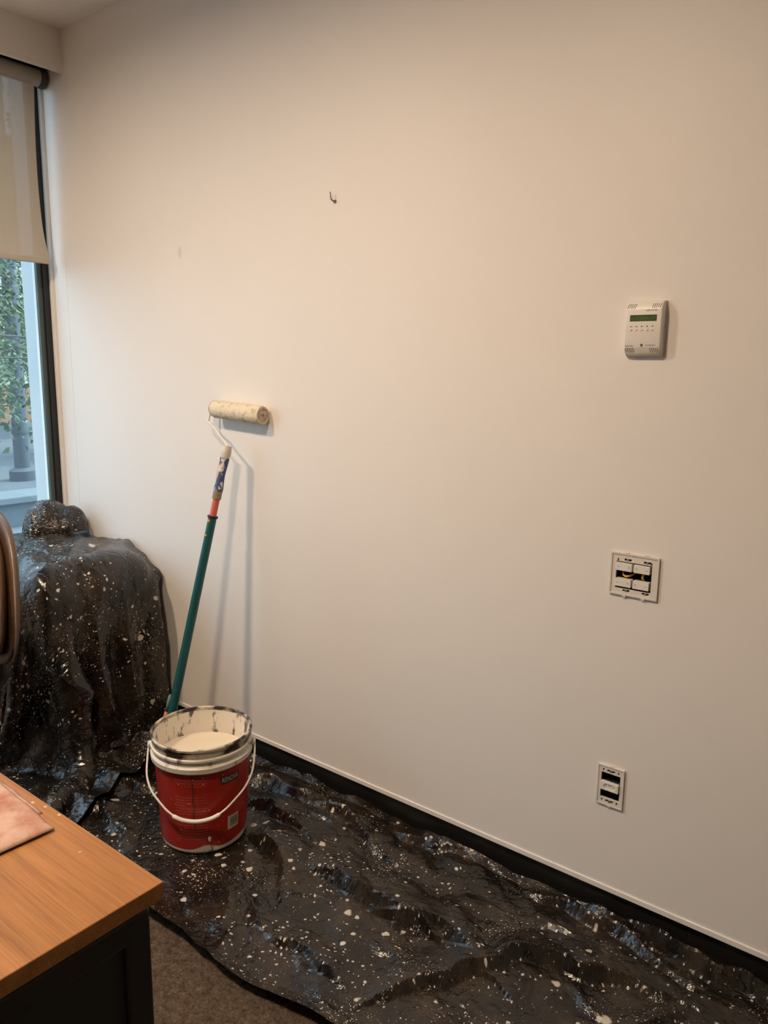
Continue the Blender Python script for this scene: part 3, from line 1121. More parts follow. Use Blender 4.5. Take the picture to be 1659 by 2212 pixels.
# fluffy sleeve: spiral seam and nap
n1, n2 = 90, 56
P = np.zeros((n2, n1 + 1, 3))
UVs = np.zeros((n2, n1 + 1, 2))
for j in range(n2):
    f = j / (n2 - 1)
    x = RC0 + (RC1 - RC0) * f
    for i in range(n1 + 1):
        a = 2 * PI * i / n1
        seam = abs(((f * 5.2 + i / n1) % 1.0) - 0.5)
        r = RR + 0.0034 * min(1, seam / 0.09) ** 0.6 - 0.0010 + 0.0016 * (hash2(np.array([i % n1]), np.array([j]), 7)[0] - 0.5)
        if f < 0.03 or f > 0.97:
            r -= 0.003
        P[j, i] = (x, RY + r * math.cos(a), RZ - 0.012 * (f - 0.5) + r * math.sin(a))
        UVs[j, i] = (f, i / n1)
me = grid_mesh('roller_sleeve', P, UVs)
MAT['nap'] = stained_material('paint_soaked_nap', (0.74, 0.66, 0.50), (0.42, 0.35, 0.24), 60, 0.52, 0.75, 0.7)
obj_me('roller_sleeve', me, 'nap', t, True)
for x, s_ in ((RC0, -1), (RC1, 1)):
    bm = bmesh.new()
    zc = RZ - 0.012 * (0.5 if s_ > 0 else -0.5)
    pr = [(0.0255, 0), (0.0235, 0.0012), (0.022, -0.002), (0.013, -0.001), (0.012, 0.001), (0.006, 0.0015), (0.005, -0.001)]
    rings = []
    n = 32
    for r, dz in pr:
        rings.append([bm.verts.new((x + s_ * dz, RY + r * math.cos(2 * PI * k / n), zc + r * math.sin(2 * PI * k / n))) for k in range(n)])
    for a, b in zip(rings, rings[1:]):
        for k in range(n):
            bm.faces.new((a[k], a[(k + 1) % n], b[(k + 1) % n], b[k]))
    bm.faces.new(rings[-1])
    obj('end_cap', bm, stained_material('painted_end_cap', (0.55, 0.47, 0.38), (0.20, 0.15, 0.10), 90, 0.5, 0.7, 0.5), t, 'auto')
    bm = bmesh.new()
    rings = []
    for r in (RR + 0.0005, 0.0245):
        rings.append([bm.verts.new((x + s_ * 0.0004, RY + r * math.cos(2 * PI * k / n), zc + r * math.sin(2 * PI * k / n))) for k in range(n)])
    for k in range(n):
        bm.faces.new((rings[0][k], rings[0][(k + 1) % n], rings[1][(k + 1) % n], rings[1][k]))
    obj('nap_edge', bm, 'nap', t)
bm = bmesh.new()
wz = RZ + 0.006
wp = [(RC0 + 0.01, RY, wz), (RC0 - 0.012, RY, wz), (RC0 - 0.018, RY - 0.004, wz - 0.006), (RC0 - 0.020, RY - 0.014, wz - 0.040), (RC0 - 0.016, RY - 0.018, wz - 0.046), (-2.100, 1.742, 1.223), (-2.058, 1.733, 1.196), (-2.015, 1.724, 1.170), tuple(at(PL + 0.012)), tuple(at(PL - 0.02))]
A = catmull(np.array(wp), 4, 0)
tube(bm, [Vector(p) for p in A], 0.0040, 8)
obj('wire_arm', bm, 'white_plastic', t, True)
MAT['hub'] = plain('paint_caked_plastic', (0.66, 0.60, 0.54), 0.5, var=0.25, scale=80)
MAT['hblue'] = stained_material('blue_handle_paint_spots', (0.045, 0.075, 0.18), (0.72, 0.66, 0.58), 60, 0.54, 0.60, 0.4, (1, 1, 0.5))
MAT['hcream'] = plain('cream_handle_stripe', (0.66, 0.50, 0.38), 0.5, var=0.2, scale=60)
MAT['tan'] = plain('tan_collar', (0.26, 0.20, 0.12), 0.5, var=0.3, scale=80)
MAT['red'] = plain('coral_red_pole', (0.60, 0.13, 0.09), 0.4, var=0.12, scale=60)
MAT['teal'] = stained_material('teal_pole_paint', (0.010, 0.085, 0.090), (0.45, 0.45, 0.40), 70, 0.70, 0.74, 0.32)
MAT['yellow'] = plain('ochre_paint_spot', (0.62, 0.30, 0.05), 0.5)


def pole_part(name, s0, s1, r, mat, nseg=3, n=16, taper=None):
    bm = bmesh.new()
    tube(bm, [at(s0 + (s1 - s0) * k / nseg) for k in range(nseg + 1)], taper or r, n)
    return obj(name, bm, mat, t, 'auto')


S_ = lambda z: (z - PF.z) / ax.z       # height -> distance along the pole
pole_part('handle_socket', S_(1.125), S_(1.168), 0.0, 'hub', 4, 16, [0.0135, 0.0165, 0.0175, 0.0165, 0.0150])
pole_part('handle', S_(1.018), S_(1.128), 0.0, 'hblue', 6, 16, [0.0165, 0.0150, 0.0130, 0.0125, 0.0135, 0.015, 0.016])
# cream stripe along the handle, on the window side
bm = bmesh.new()
sd = Vector((-0.80, -0.55, 0)).normalized()
sd = (sd - ax * sd.dot(ax)).normalized()
tube(bm, [at(S_(z)) + sd * 0.0085 for z in (1.045, 1.06, 1.09, 1.12, 1.135)], [0.005, 0.0085, 0.0085, 0.0085, 0.006], 10)
obj('handle_stripe', bm, 'hcream', t, True)
pole_part('collar', S_(0.990), S_(1.019), 0.0150, 'tan')
pole_part('inner_tube', S_(0.930), S_(0.992), 0.0118, 'red')
pole_part('lock_ring', S_(0.926), S_(0.933), 0.0178, 'chair_dark')
pole_part('outer_tube', S_(0.020), S_(0.928), 0.0, 'teal', 6, 18, [0.0160, 0.0158, 0.0155, 0.0152, 0.0150, 0.0148, 0.0146])
vd = Vector((0.75, -0.66, 0)).normalized()
for z, r in ((0.915, 0.006), (0.866, 0.005)):
    bm = bmesh.new()
    bmesh.ops.create_uvsphere(bm, u_segments=10, v_segments=6, radius=r)
    cpt = at(S_(z)) + (vd * 0.7 + sd * 0.6).normalized() * 0.0125
    for vtx in bm.verts:
        vtx.co = Vector((vtx.co.x, vtx.co.y, vtx.co.z * 1.1)) + cpt
    obj('paint_spot', bm, 'yellow', t, True)
pole_part('foot_grip', 0.0, S_(0.022) + 0.02, 0.017, 'chair_dark')
# flip lever lying along the low end of the pole
lv = (sd * 0.9 + vd * 0.2).normalized()
bm = bmesh.new()
tube(bm, [at(S_(z)) + lv * 0.0185 for z in (0.250, 0.285, 0.310)], [0.006, 0.007, 0.004], 8)
obj('clamp_lever', bm, plain('pale_teal', (0.14, 0.25, 0.25), 0.4), t, True)
bm = bmesh.new()
tube(bm, [at(S_(z)) + lv * 0.0195 for z in (0.14, 0.22, 0.250)], [0.0075, 0.0085, 0.007], 8)
obj('lever_grip', bm, 'red', t, True)

# ================================================================== DESK
DX1, DY1, DZ = -0.811, 0.564, 0.74
t = thing('desk', 'oak laminate desk with dark metal side frame standing on the carpet', 'desk', (-1.55, 0.15, 0))
B('table_top', 'wood', t, -2.05, DX1, -0.25, DY1, DZ - 0.025, DZ, bev=0.0015)


def side_frame(xa, name):
    s = B(name, 'darkpanel', t, xa + 0.008, xa + 0.022, -0.17, 0.53, 0.06, 0.672)
    B('post', 'darkmetal', s, xa, xa + 0.03, 0.515, 0.556, 0.0, 0.697, bev=0.006, seg=3)
    B('post', 'darkmetal', s, xa, xa + 0.03, -0.22, -0.18, 0.0, 0.697, bev=0.006, seg=3)
    B('top_rail', 'darkmetal', s, xa + 0.001, xa + 0.029, -0.19, 0.525, 0.655, 0.6965, bev=0.006, seg=3)
    B('bottom_rail', 'darkmetal', s, xa + 0.001, xa + 0.029, -0.19, 0.525, 0.03, 0.07, bev=0.004)
    for y in (0.42, -0.08):
        B('spacer', 'darkmetal', s, xa + 0.004, xa + 0.026, y, y + 0.03, 0.694, DZ - 0.024)


side_frame(-0.862, 'side_panel')
side_frame(-2.03, 'side_panel')
B('modesty_panel', 'darkpanel', t, -2.0, -0.862, 0.44, 0.455, 0.22, DZ - 0.035)

# pinkish dusty folded sheet on the desk
MAT['dried'] = plain('dried_paint', (0.56, 0.42, 0.26), 0.5, var=0.05)
MAT['pink'] = stained_material('pink_dusty_cloth', (0.36, 0.155, 0.11), (0.52, 0.35, 0.28), 16, 0.36, 0.60, 0.9)
t = thing('folded_cloth', 'pink folded cloth dusted with plaster lying on the desk', 'cloth', (-1.16, 0.42, DZ))
for k, (ox, oy, rz, zz_) in enumerate(((-0.055, 0.010, -0.03, 0.0006), (0.0, 0.0, -0.075, 0.0046))):
    nx_, ny_ = 46, 40
    gu, gv = np.meshgrid(np.linspace(-1, 1, nx_), np.linspace(-1, 1, ny_))
    su = np.sign(gu) * (1 - (1 - np.abs(gu)) ** 1.0)
    px = su * 0.128 * (1 - 0.012 * np.abs(gv) ** 6)
    py = gv * 0.118 * (1 - 0.012 * np.abs(gu) ** 6)
    px = px + 0.004 * vnoise(gu + k, gv, 0.3, 5)
    py = py + 0.005 * vnoise(gu + 4, gv + k, 0.25, 6)
    edge_ = np.minimum(1, np.minimum(1 - np.abs(gu), 1 - np.abs(gv)) * 9)
    hz = zz_ + 0.0042 * np.sqrt(np.clip(edge_, 0, 1)) + 0.0018 * (vnoise(gu, gv, 0.22, 9 + k) + 0.5) * edge_
    cx_, cy_ = -1.168 + ox, 0.424 + oy
    P = np.stack([cx_ + px * math.cos(rz) - py * math.sin(rz), cy_ + px * math.sin(rz) + py * math.cos(rz), DZ + hz], -1)
    # close with an underside
    me = grid_mesh('fold', P, np.stack([gu, gv], -1))
    fo_ = obj_me('fold', me, 'pink', t, True)
    sm = fo_.modifiers.new('thick', 'SOLIDIFY')
    sm.thickness = 0.0006
for x, y, r, lb in ((-1.133, 0.551, 0.0042, 'cream paint drop on the oak desk beside the pink folded cloth'), (-1.106, 0.5575, 0.004, 'cream paint drop on the back edge of the oak desk'), (-1.068, 0.559, 0.0035, 'cream paint drop on the back edge of the oak desk'), (-0.957, 0.528, 0.0028, 'tiny cream paint drop alone on the bare oak desk top')):
    bm = bmesh.new()
    bmesh.ops.create_uvsphere(bm, u_segments=10, v_segments=6, radius=1)
    for vtx in bm.verts:
        vtx.co = Vector((x + vtx.co.x * r * 1.0, y + vtx.co.y * r * 0.8, DZ - 0.0003 + max(0, vtx.co.z) * 0.0016))
    o = obj('paint_drop', bm, 'dried', None, True)
    tag(o, lb, 'paint drop', 'paint drops on the desk')

# ================================================================== CHAIR (only its back edge shows)
t = thing('office_chair', 'brown leather office chair with rounded back behind the desk', 'chair', (-2.31, 0.68, 0.0))
CXc, CYc = -2.310, 1.0


def sup_shell(name, hw, hh, zc, y, thick, mat, bulge, parent=t):
    n1, n2 = 64, 14
    vs = []
    P = np.zeros((2 * n2, n1 + 1, 3))
    for j in range(2 * n2):
        f = (j if j < n2 else 2 * n2 - 1 - j) / (n2 - 1)
        for i in range(n1 + 1):
            a = 2 * PI * i / n1
            e = 2 / 2.15
            cx_, cz_ = math.copysign(abs(math.cos(a)) ** e, math.cos(a)), math.copysign(abs(math.sin(a)) ** e, math.sin(a))
            s = math.sin(f * PI / 2)
            dpt = thick / 2 * math.cos(f * PI / 2) ** 0.6 * (1 if j < n2 else -1)
            xx, zz2 = hw * cx_ * s, hh * cz_ * s
            yy2 = y + dpt - bulge * (1 - (xx / hw) ** 2) * 0 + bulge * (xx / 0.25) ** 2 * -1 + 0.10 * (zz2) * 0.6
            P[j, i] = (CXc + xx, yy2, zc + zz2)
    me = grid_mesh(name, P, P[..., :2])
    return obj_me(name, me, mat, parent, True)


sup_shell('back_shell', 0.262, 0.235, 0.775, 1.045, 0.05, 'chair', 0.05)
sup_shell('back_cushion', 0.243, 0.215, 0.775, 1.005, 0.07, 'chair', 0.05)
bm = bmesh.new()
box(bm, CXc - 0.24, CXc + 0.24, 0.50, 0.95, 0.43, 0.50, bev=0.03, seg=4)
obj('seat', bm, 'chair', t, 'auto')
bm = bmesh.new()
tube(bm, [(CXc, 0.68, 0.42), (CXc, 1.01, 0.42), (CXc, 1.06, 0.48), (CXc, 1.06, 0.66)], 0.02, 10)
obj('back_support', bm, 'chair_dark', t, True)
bm = bmesh.new()
lathe(bm, [(0, 0.12), (0.03, 0.12), (0.03, 0.28), (0.018, 0.281), (0.018, 0.43), (0, 0.43)], 20, (CXc, 0.68, 0))
obj('gas_column', bm, 'chair_dark', t, 'auto')
for k in range(5):
    a = 2 * PI * k / 5 + 0.3
    d = Vector((math.cos(a), math.sin(a), 0))
    c0 = Vector((CXc, 0.68, 0.13))
    bm = bmesh.new()
    tube(bm, [c0, c0 + d * 0.15 + Vector((0, 0, -0.015)), c0 + d * 0.25 + Vector((0, 0, -0.05))], [0.026, 0.022, 0.016], 10)
    lg = obj('base_leg', bm, 'chair_dark', t, True)
    bm = bmesh.new()
    pc = c0 + d * 0.25
    sd_ = Vector((-d.y, d.x, 0))
    tube(bm, [Vector((pc.x, pc.y, 0.056)) - sd_ * 0.02, Vector((pc.x, pc.y, 0.056)) + sd_ * 0.02], 0.026, 16)
    obj('caster', bm, 'chair_dark', lg, 'auto')

# ================================================================== cutting helpers
def cut(o, cbm):
    """take the solid in cbm out of o's mesh, so that the hollow is real"""
    bmesh.ops.recalc_face_normals(cbm, faces=cbm.faces)
    cm = bpy.data.meshes.new('cutter')
    cbm.to_mesh(cm)
    cbm.free()
    co = bpy.data.objects.new('cutter', cm)
    C.objects.link(co)
    md_ = o.modifiers.new('cut', 'BOOLEAN')
    md_.operation = 'DIFFERENCE'
    md_.solver = 'EXACT'
    md_.object = co
    bpy.context.view_layer.update()
    me = bpy.data.meshes.new_from_object(o.evaluated_get(bpy.context.evaluated_depsgraph_get()))
    me.name = o.name
    o.modifiers.clear()
    o.data = me
    bpy.data.objects.remove(co)


def plate(bm, x0, x1, z0, z1, hs, y0, y1):
    """flat plate with rectangular through-holes hs = [(x0,x1,z0,z1), ...]"""
    xs_ = sorted({x0, x1} | {v for h in hs for v in h[:2]})
    zs_ = sorted({z0, z1} | {v for h in hs for v in h[2:]})
    nx_, nz_ = len(xs_) - 1, len(zs_) - 1
    solid = {(i, j) for i in range(nx_) for j in range(nz_)
             if not any(h[0] < (xs_[i] + xs_[i + 1]) / 2 < h[1] and h[2] < (zs_[j] + zs_[j + 1]) / 2 < h[3] for h in hs)}
    vc = {}

    def V(i, j, y):
        if (i, j, y) not in vc:
            vc[i, j, y] = bm.verts.new((xs_[i], y, zs_[j]))
        return vc[i, j, y]
    for i, j in solid:
        for y in (y0, y1):
            bm.faces.new((V(i, j, y), V(i + 1, j, y), V(i + 1, j + 1, y), V(i, j + 1, y)))
        for di, dj, p, q in ((-1, 0, (i, j), (i, j + 1)), (1, 0, (i + 1, j), (i + 1, j + 1)), (0, -1, (i, j), (i + 1, j)), (0, 1, (i, j + 1), (i + 1, j + 1))):
            if (i + di, j + dj) not in solid:
                bm.faces.new((V(*p, y0), V(*q, y0), V(*q, y1), V(*p, y1)))


# ================================================================== THERMOSTAT
TX0, TX1, TZ0, TZ1, TT = -0.690, -0.606, 1.466, 1.588, 0.026
tcx, tcz = (TX0 + TX1) / 2, (TZ0 + TZ1) / 2
t = thing('thermostat', 'white wall thermostat with a small green display', 'thermostat', (tcx, WY, tcz))
# housing: side profile curves in at top and bottom, extruded along x with a bevel
prof = [(WY + 0.001, TZ0), (WY - 0.010, TZ0 - 0.000), (WY - 0.017, TZ0 + 0.004), (WY - 0.0225, TZ0 + 0.013), (WY - TT, TZ0 + 0.021), (WY - TT, TZ1 - 0.020), (WY - 0.0235, TZ1 - 0.011), (WY - 0.018, TZ1 - 0.003), (WY - 0.012, TZ1), (WY + 0.001, TZ1)]
bm = bmesh.new()
L = [bm.verts.new((TX0, y, z)) for y, z in prof]
R_ = [bm.verts.new((TX1, y, z)) for y, z in prof]
bm.faces.new(L)
bm.faces.new(R_[::-1])
n = len(prof)
for i in range(n):
    bm.faces.new((L[i], R_[i], R_[(i + 1) % n], L[(i + 1) % n]))
bmesh.ops.bevel(bm, geom=[e for e in bm.edges if len({round(v.co.x, 4) for v in e.verts}) == 1 and all(v.co.y < WY for v in e.verts)], offset=0.004, segments=3, affect='EDGES', profile=0.5)
housing = obj('housing', bm, 'white_plastic', t, 'auto')
B('back_plate', 'offwhite', t, TX0 - 0.001, TX1 + 0.0015, WY - 0.006, WY + 0.002, TZ0 - 0.001, TZ1 + 0.001, bev=0.002)
fy = WY - TT
FX = lambda f: TX0 + (TX1 - TX0) * f
FZ = lambda f: TZ1 - (TZ1 - TZ0) * f
scr = B('display_bezel', 'darkslot', t, FX(0.135), FX(0.86), fy - 0.0004, fy + 0.004, FZ(0.368), FZ(0.255))
MAT['lcd'] = stained_material('green_lcd', (0.065, 0.115, 0.030), (0.03, 0.075, 0.022), 70, 0.45, 0.7, 0.3, (1, 1, 2))
B('display', 'lcd', scr, FX(0.15), FX(0.85), fy - 0.0008, fy + 0.003, FZ(0.360), FZ(0.265))
for k in range(5):
    fxx = 0.18 + 0.145 * k
    wv_ = 0.038 if k < 2 else 0.017
    B('key_mark', 'print' if k < 2 else 'printdk', t, FX(fxx - wv_), FX(fxx + wv_), fy - 0.0003, fy + 0.002, FZ(0.470), FZ(0.458 if k < 2 else 0.452))
    bm = bmesh.new()
    tube(bm, [(FX(fxx), fy + 0.002, FZ(0.525)), (FX(fxx), fy - 0.0008, FZ(0.525)), (FX(fxx), fy - 0.0014, FZ(0.525))], [0.0028, 0.0028, 0.002], 14)
    obj('button', bm, 'offwhite', t, 'auto')
# small print (too fine to read): broken strokes
rnd = random.Random(3)


def strokes(name, f0, f1, z0, z1, nst, mat, y=None):
    yb = fy if y is None else y
    bm = bmesh.new()
    w = (f1 - f0) / nst
    for k in range(nst):
        a = f0 + w * k
        ty = rnd.randint(0, 2)
        if ty == 0:
            box(bm, FX(a), FX(a + w * 0.25), yb - 0.0003, yb + 0.002, FZ(z1), FZ(z0))
            box(bm, FX(a), FX(a + w * 0.75), yb - 0.0003, yb + 0.002, FZ(z1), FZ(z1 - (z1 - z0) * 0.25))
        elif ty == 1:
            box(bm, FX(a), FX(a + w * 0.75), yb - 0.0003, yb + 0.002, FZ(z0 + (z1 - z0) * 0.25), FZ(z0))
            box(bm, FX(a + w * .3), FX(a + w * 0.55), yb - 0.0003, yb + 0.002, FZ(z1), FZ(z0))
        else:
            box(bm, FX(a), FX(a + w * 0.25), yb - 0.0003, yb + 0.002, FZ(z1), FZ(z0))
            box(bm, FX(a + w * .5), FX(a + w * 0.75), yb - 0.0003, yb + 0.002, FZ(z1), FZ(z0))
            box(bm, FX(a), FX(a + w * 0.75), yb - 0.0003, yb + 0.002, FZ(z0 + (z1 - z0) * 0.2), FZ(z0))
    return obj(name, bm, mat, t)


strokes('print_line', 0.56, 0.87, 0.165, 0.185, 9, 'print')
strokes('print_line', 0.05, 0.29, 0.806, 0.826, 8, 'print')
strokes('print_line', 0.60, 0.69, 0.800, 0.812, 5, 'print')
strokes('print_line', 0.69, 0.88, 0.798, 0.812, 8, 'printdk')
MAT['logo_y'] = plain('olive_logo', (0.26, 0.22, 0.06), 0.5, var=0.3, scale=300)
bm = bmesh.new()
tube(bm, [(FX(0.50), fy + 0.002, FZ(0.806)), (FX(0.50), fy - 0.0004, FZ(0.806))], 0.0034, 20)
lg = obj('logo_disc', bm, 'logo_y', t, 'auto')
bm = bmesh.new()
tube(bm, [(FX(0.50), fy + 0.002, FZ(0.793)), (FX(0.50), fy - 0.0007, FZ(0.793))], 0.0017, 12)
obj('logo_dot', bm, 'printdk', lg, 'auto')
# vent slots at the four corners, cut into the sloping ends
bm = bmesh.new()
for fx_, zc_, yy_, tilt in ((0.165, FZ(0.095), WY - 0.0238, 1), (0.83, FZ(0.095), WY - 0.0238, 1), (0.165, FZ(0.895), WY - 0.0222, -1), (0.83, FZ(0.895), WY - 0.0222, -1)):
    for k in range(5):
        xk = FX(fx_) + (k - 2) * 0.0042
        hh, lean = 0.0052, 0.0012
        b8 = {}
        for q, za in enumerate((-hh, hh)):
            for r_, xa in enumerate((-0.0009, 0.0009)):
                for w_, ya in enumerate((-0.005, 0.007)):
                    b8[q, r_, w_] = bm.verts.new((xk + xa + lean * za / hh * tilt, yy_ + ya + 0.0022 * tilt * za / hh, zc_ + za))
        for f4 in (((0, 0, 0), (0, 1, 0), (0, 1, 1), (0, 0, 1)), ((1, 0, 0), (1, 1, 0), (1, 1, 1), (1, 0, 1)), ((0, 0, 0), (1, 0, 0), (1, 0, 1), (0, 0, 1)),
                   ((0, 1, 0), (1, 1, 0), (1, 1, 1), (0, 1, 1)), ((0, 0, 0), (1, 0, 0), (1, 1, 0), (0, 1, 0)), ((0, 0, 1), (1, 0, 1), (1, 1, 1), (0, 1, 1))):
            bm.faces.new([b8[v_] for v_ in f4])
cut(housing, bm)

# ================================================================== LIGHT SWITCH WITHOUT COVER
def rect_ring(bm, x0, x1, z0, z1, ix0, ix1, iz0, iz1, y0, y1):
    box(bm, x0, ix0, y0, y1, z0, z1)
    box(bm, ix1, x1, y0, y1, z0, z1)
    box(bm, ix0, ix1, y0, y1, z0, iz0)
    box(bm, ix0, ix1, y0, y1, iz1, z1)


def recess(parent, x0, x1, z0, z1):
    bm = bmesh.new()
    y0, y1 = WY - 0.001, WY + 0.055
    for a, b, c, d in ((x0 - .002, x0, z0, z1), (x1, x1 + .002, z0, z1), (x0, x1, z0 - .002, z0), (x0, x1, z1, z1 + .002)):
        box(bm, a, b, y0, y1, c, d)
    box(bm, x0, x1, y1 - .002, y1, z0, z1)
    return obj('junction_box', bm, 'darkslot', parent)


def disc(name, parent, mat, x, z, r, y0, y1, n=14):
    bm = bmesh.new()
    tube(bm, [(x, y0, z), (x, y1, z)], r, n)
    return obj(name, bm, mat, parent, 'auto')


cx, cz, w, h = SW
t = thing('light_switch', 'uncovered wall switch with four white rockers in a paint-edged frame', 'switch', (cx, WY, cz))
x0, x1, z0, z1 = cx - w / 2, cx + w / 2, cz - h / 2, cz + h / 2
bm = bmesh.new()
ix0, ix1, iz0, iz1 = x0 + 0.0145, x1 - 0.0165, z0 + 0.0165, z1 - 0.021
fh = [(ix0, ix1, iz0, iz1)]
for f in (0.36, 0.76):
    for zz1 in (z1 - 0.0155, z0 + 0.0125):
        fh.append((x0 + w * f - 0.0085, x0 + w * f + 0.0085, zz1 - 0.0026, zz1 + 0.0026))
for xx in (ix0 + 0.004, ix1 - 0.002):
    fh.append((xx - 0.002, xx + 0.002, z1 - 0.0205, z1 - 0.0145))
plate(bm, x0, x1, z0, z1, fh, WY - 0.0045, WY + 0.001)
# raised outer lip
rect_ring(bm, x0, x1, z0, z1, x0 + 0.004, x1 - 0.004, z0 + 0.004, z1 - 0.004, WY - 0.0065, WY - 0.0044)
# small moulded tabs on the top and bottom edges
for f in (0.33, 0.72):
    box(bm, x0 + w * f - 0.004, x0 + w * f + 0.004, WY - 0.007, WY + 0.001, z0 - 0.0035, z0 + 0.001)
    box(bm, x0 + w * f - 0.003, x0 + w * f + 0.005, WY - 0.007, WY + 0.001, z1 - 0.001, z1 + 0.002)
fr = obj('mounting_frame', bm, 'offwhite', t)
recess(t, holes[0][0], holes[0][1], holes[0][2], holes[0][3])
for f in (0.36, 0.76):
    for zz1 in (z1 - 0.0155, z0 + 0.0125):
        sc_ = disc('screw', fr, 'metal', x0 + w * f, zz1, 0.0032, WY - 0.0055, WY + 0.02)
        bm = bmesh.new()
        box(bm, x0 + w * f - 0.004, x0 + w * f + 0.004, WY - 0.008, WY - 0.0043, zz1 - 0.0005, zz1 + 0.0005)
        cut(sc_, bm)
iw = ix1 - ix0
ih = iz1 - iz0
mw = (iw - 0.0095) / 2
mh = 0.0195
for r_ in (0, 1):
    for c_ in (0, 1):
        xa = ix0 + 0.0010 + c_ * (mw + 0.0045)
        za = iz1 - 0.0030 - mh if r_ == 0 else iz0 + 0.0050
        rk = B('rocker', 'white_plastic', t, xa, xa + mw, WY - 0.0085, WY + 0.008, za, za + mh, bev=0.0008)
        xo = xa + (mw * 0.82 if c_ == 0 else mw * 0.17)
        xl = xa + (mw * 0.17 if c_ == 0 else mw * 0.82)
        bm = bmesh.new()
        n = 20
        rings = [[bm.verts.new((xo + q * math.cos(2 * PI * k / n), WY - 0.0087, za + mh / 2 + q * math.sin(2 * PI * k / n))) for k in range(n)] for q in (0.0026, 0.0020)]
        for k in range(n):
            bm.faces.new((rings[0][k], rings[0][(k + 1) % n], rings[1][(k + 1) % n], rings[1][k]))
        obj('off_mark', bm, 'print', rk)
        B('on_mark', 'printdk', rk, xl - 0.0024, xl + 0.0024, WY - 0.0087, WY - 0.0084, za + mh / 2 - 0.0004, za + mh / 2 + 0.0004)
        B('module_body', 'darkslot', rk, xa + 0.001, xa + mw - 0.001, WY + 0.006, WY + 0.035, za + 0.001, za + mh - 0.001)
MAT['wire_y'] = plain('yellow_wire', (0.75, 0.42, 0.06), 0.4)
zm = (iz0 + 0.005 + mh + iz1 - 0.003 - mh) / 2
for k in range(2):
    bm = bmesh.new()
    A = catmull(np.array([(ix0 + 0.012 - k * 0.001, WY + 0.02, zm + 0.008), (ix0 + 0.014, WY + 0.006, zm + 0.001 - 0.002 * k), (ix0 + 0.022, WY + 0.001, zm - 0.003 - 0.002 * k), (ix0 + 0.032, WY + 0.004, zm - 0.0015 - 0.002 * k), (ix0 + 0.040, WY + 0.02, zm + 0.002)]), 5, 0)
    tube(bm, [Vector(p) for p in A], 0.0014, 8)
    obj('wire', bm, 'wire_y', t, True)
for k in range(2):
    bm = bmesh.new()
    A = catmull(np.array([(ix1 - 0.026 + k * 0.004, WY + 0.02, zm + 0.012), (ix1 - 0.024 + k * 0.003, WY + 0.003, zm + 0.004), (ix1 - 0.025 + k * 0.003, WY + 0.003, zm - 0.004), (ix1 - 0.026 + k * 0.004, WY + 0.02, zm - 0.012)]), 5, 0)
    tube(bm, [Vector(p) for p in A], 0.0013, 8)
    obj('wire', bm, 'wire_y', t, True)

# ================================================================== SOCKET WITHOUT COVER
cx, cz, w, h = SO
t = thing('wall_socket', 'uncovered wall socket with three pin holes low on the wall', 'socket', (cx, WY, cz))
x0, x1, z0, z1 = cx - w / 2, cx + w / 2, cz - h / 2, cz + h / 2
ix0, ix1, iz0, iz1 = x0 + 0.0095, x1 - 0.0095, z0 + 0.0195, z1 - 0.0195
bm = bmesh.new()
fh = [(ix0, ix1, iz0, iz1)]
for zz1 in (z1 - 0.0125, z0 + 0.0125):
    fh.append((cx - 0.0105, cx + 0.0105, zz1 - 0.003, zz1 + 0.003))
    for s_ in (-1, 1):
        fh.append((cx + s_ * 0.0195 - 0.002, cx + s_ * 0.0195 + 0.002, zz1 - 0.0036, zz1 + 0.0036))
plate(bm, x0, x1, z0, z1, fh, WY - 0.0045, WY + 0.001)
rect_ring(bm, x0, x1, z0, z1, x0 + 0.003, x1 - 0.003, z0 + 0.003, z1 - 0.003, WY - 0.006, WY - 0.0044)
box(bm, cx - 0.004, cx + 0.004, WY - 0.0065, WY + 0.001, z1 - 0.001, z1 + 0.002)
box(bm, cx - 0.004, cx + 0.004, WY - 0.0065, WY + 0.001, z0 - 0.002, z0 + 0.001)
fr = obj('mounting_frame', bm, 'offwhite', t)
recess(t, *holes[1])
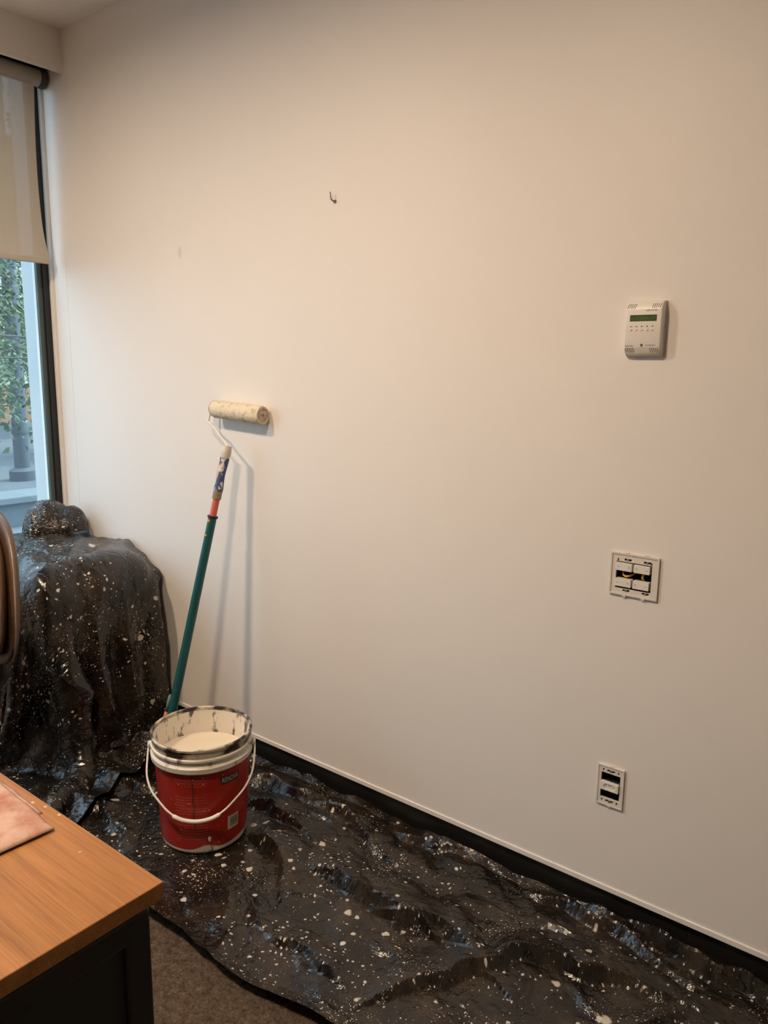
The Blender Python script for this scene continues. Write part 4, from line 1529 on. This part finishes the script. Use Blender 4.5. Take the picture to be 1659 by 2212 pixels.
for zz1 in (z1 - 0.0125, z0 + 0.0125):
    sc_ = disc('screw', fr, 'metal', cx, zz1, 0.0031, WY - 0.0055, WY + 0.02)
    bm = bmesh.new()
    box(bm, cx - 0.004, cx + 0.004, WY - 0.008, WY - 0.0043, zz1 - 0.0005, zz1 + 0.0005)
    cut(sc_, bm)
md = B('socket_module', 'white_plastic', t, ix0 + 0.001, ix1 - 0.002, WY - 0.010, WY + 0.001, cz - 0.0115, cz + 0.0115, bev=0.0012)
B('module_body', 'darkslot', md, ix0 + 0.003, ix1 - 0.004, WY, WY + 0.04, cz - 0.010, cz + 0.010)
# hexagonal recess and three round pin holes, cut into the module
hexo = [(-0.017, 0.0), (-0.011, 0.0075), (0.011, 0.0075), (0.017, 0.0), (0.011, -0.0075), (-0.011, -0.0075)]
bm = bmesh.new()
o_ = [bm.verts.new((cx + a, WY - 0.014, cz + b)) for a, b in hexo]
i_ = [bm.verts.new((cx + a, WY - 0.0078, cz + b)) for a, b in hexo]
for k in range(6):
    bm.faces.new((o_[k], o_[(k + 1) % 6], i_[(k + 1) % 6], i_[k]))
bm.faces.new(o_)
bm.faces.new(i_)
cut(md, bm)
for xx, zz1 in ((-0.0095, 0.0), (0, 0.0025), (0.0095, 0.0)):
    bm = bmesh.new()
    tube(bm, [(cx + xx, WY - 0.013, cz + zz1), (cx + xx, WY - 0.0005, cz + zz1)], 0.0021, 12)
    cut(md, bm)

# ================================================================== HOOK IN THE WALL
t = thing('wall_hook', 'small bent metal hook screwed into the bare wall', 'hook', (-1.600, WY, 1.911))
bm = bmesh.new()
A = catmull(np.array([(-1.600, WY + 0.006, 1.911), (-1.600, WY - 0.004, 1.911), (-1.602, WY - 0.011, 1.913), (-1.605, WY - 0.014, 1.918), (-1.606, WY - 0.014, 1.927), (-1.607, WY - 0.014, 1.936)]), 5, 0)
tube(bm, [Vector(p) for p in A], 0.0019, 8)
obj('shank', bm, plain('dull_hook_metal', (0.25, 0.21, 0.16), 0.4, metal=0.7), t, True)
disc('washer', t, plain('dull_brass', (0.22, 0.18, 0.12), 0.45, metal=0.6), -1.600, 1.911, 0.0048, WY - 0.003, WY + 0.001)
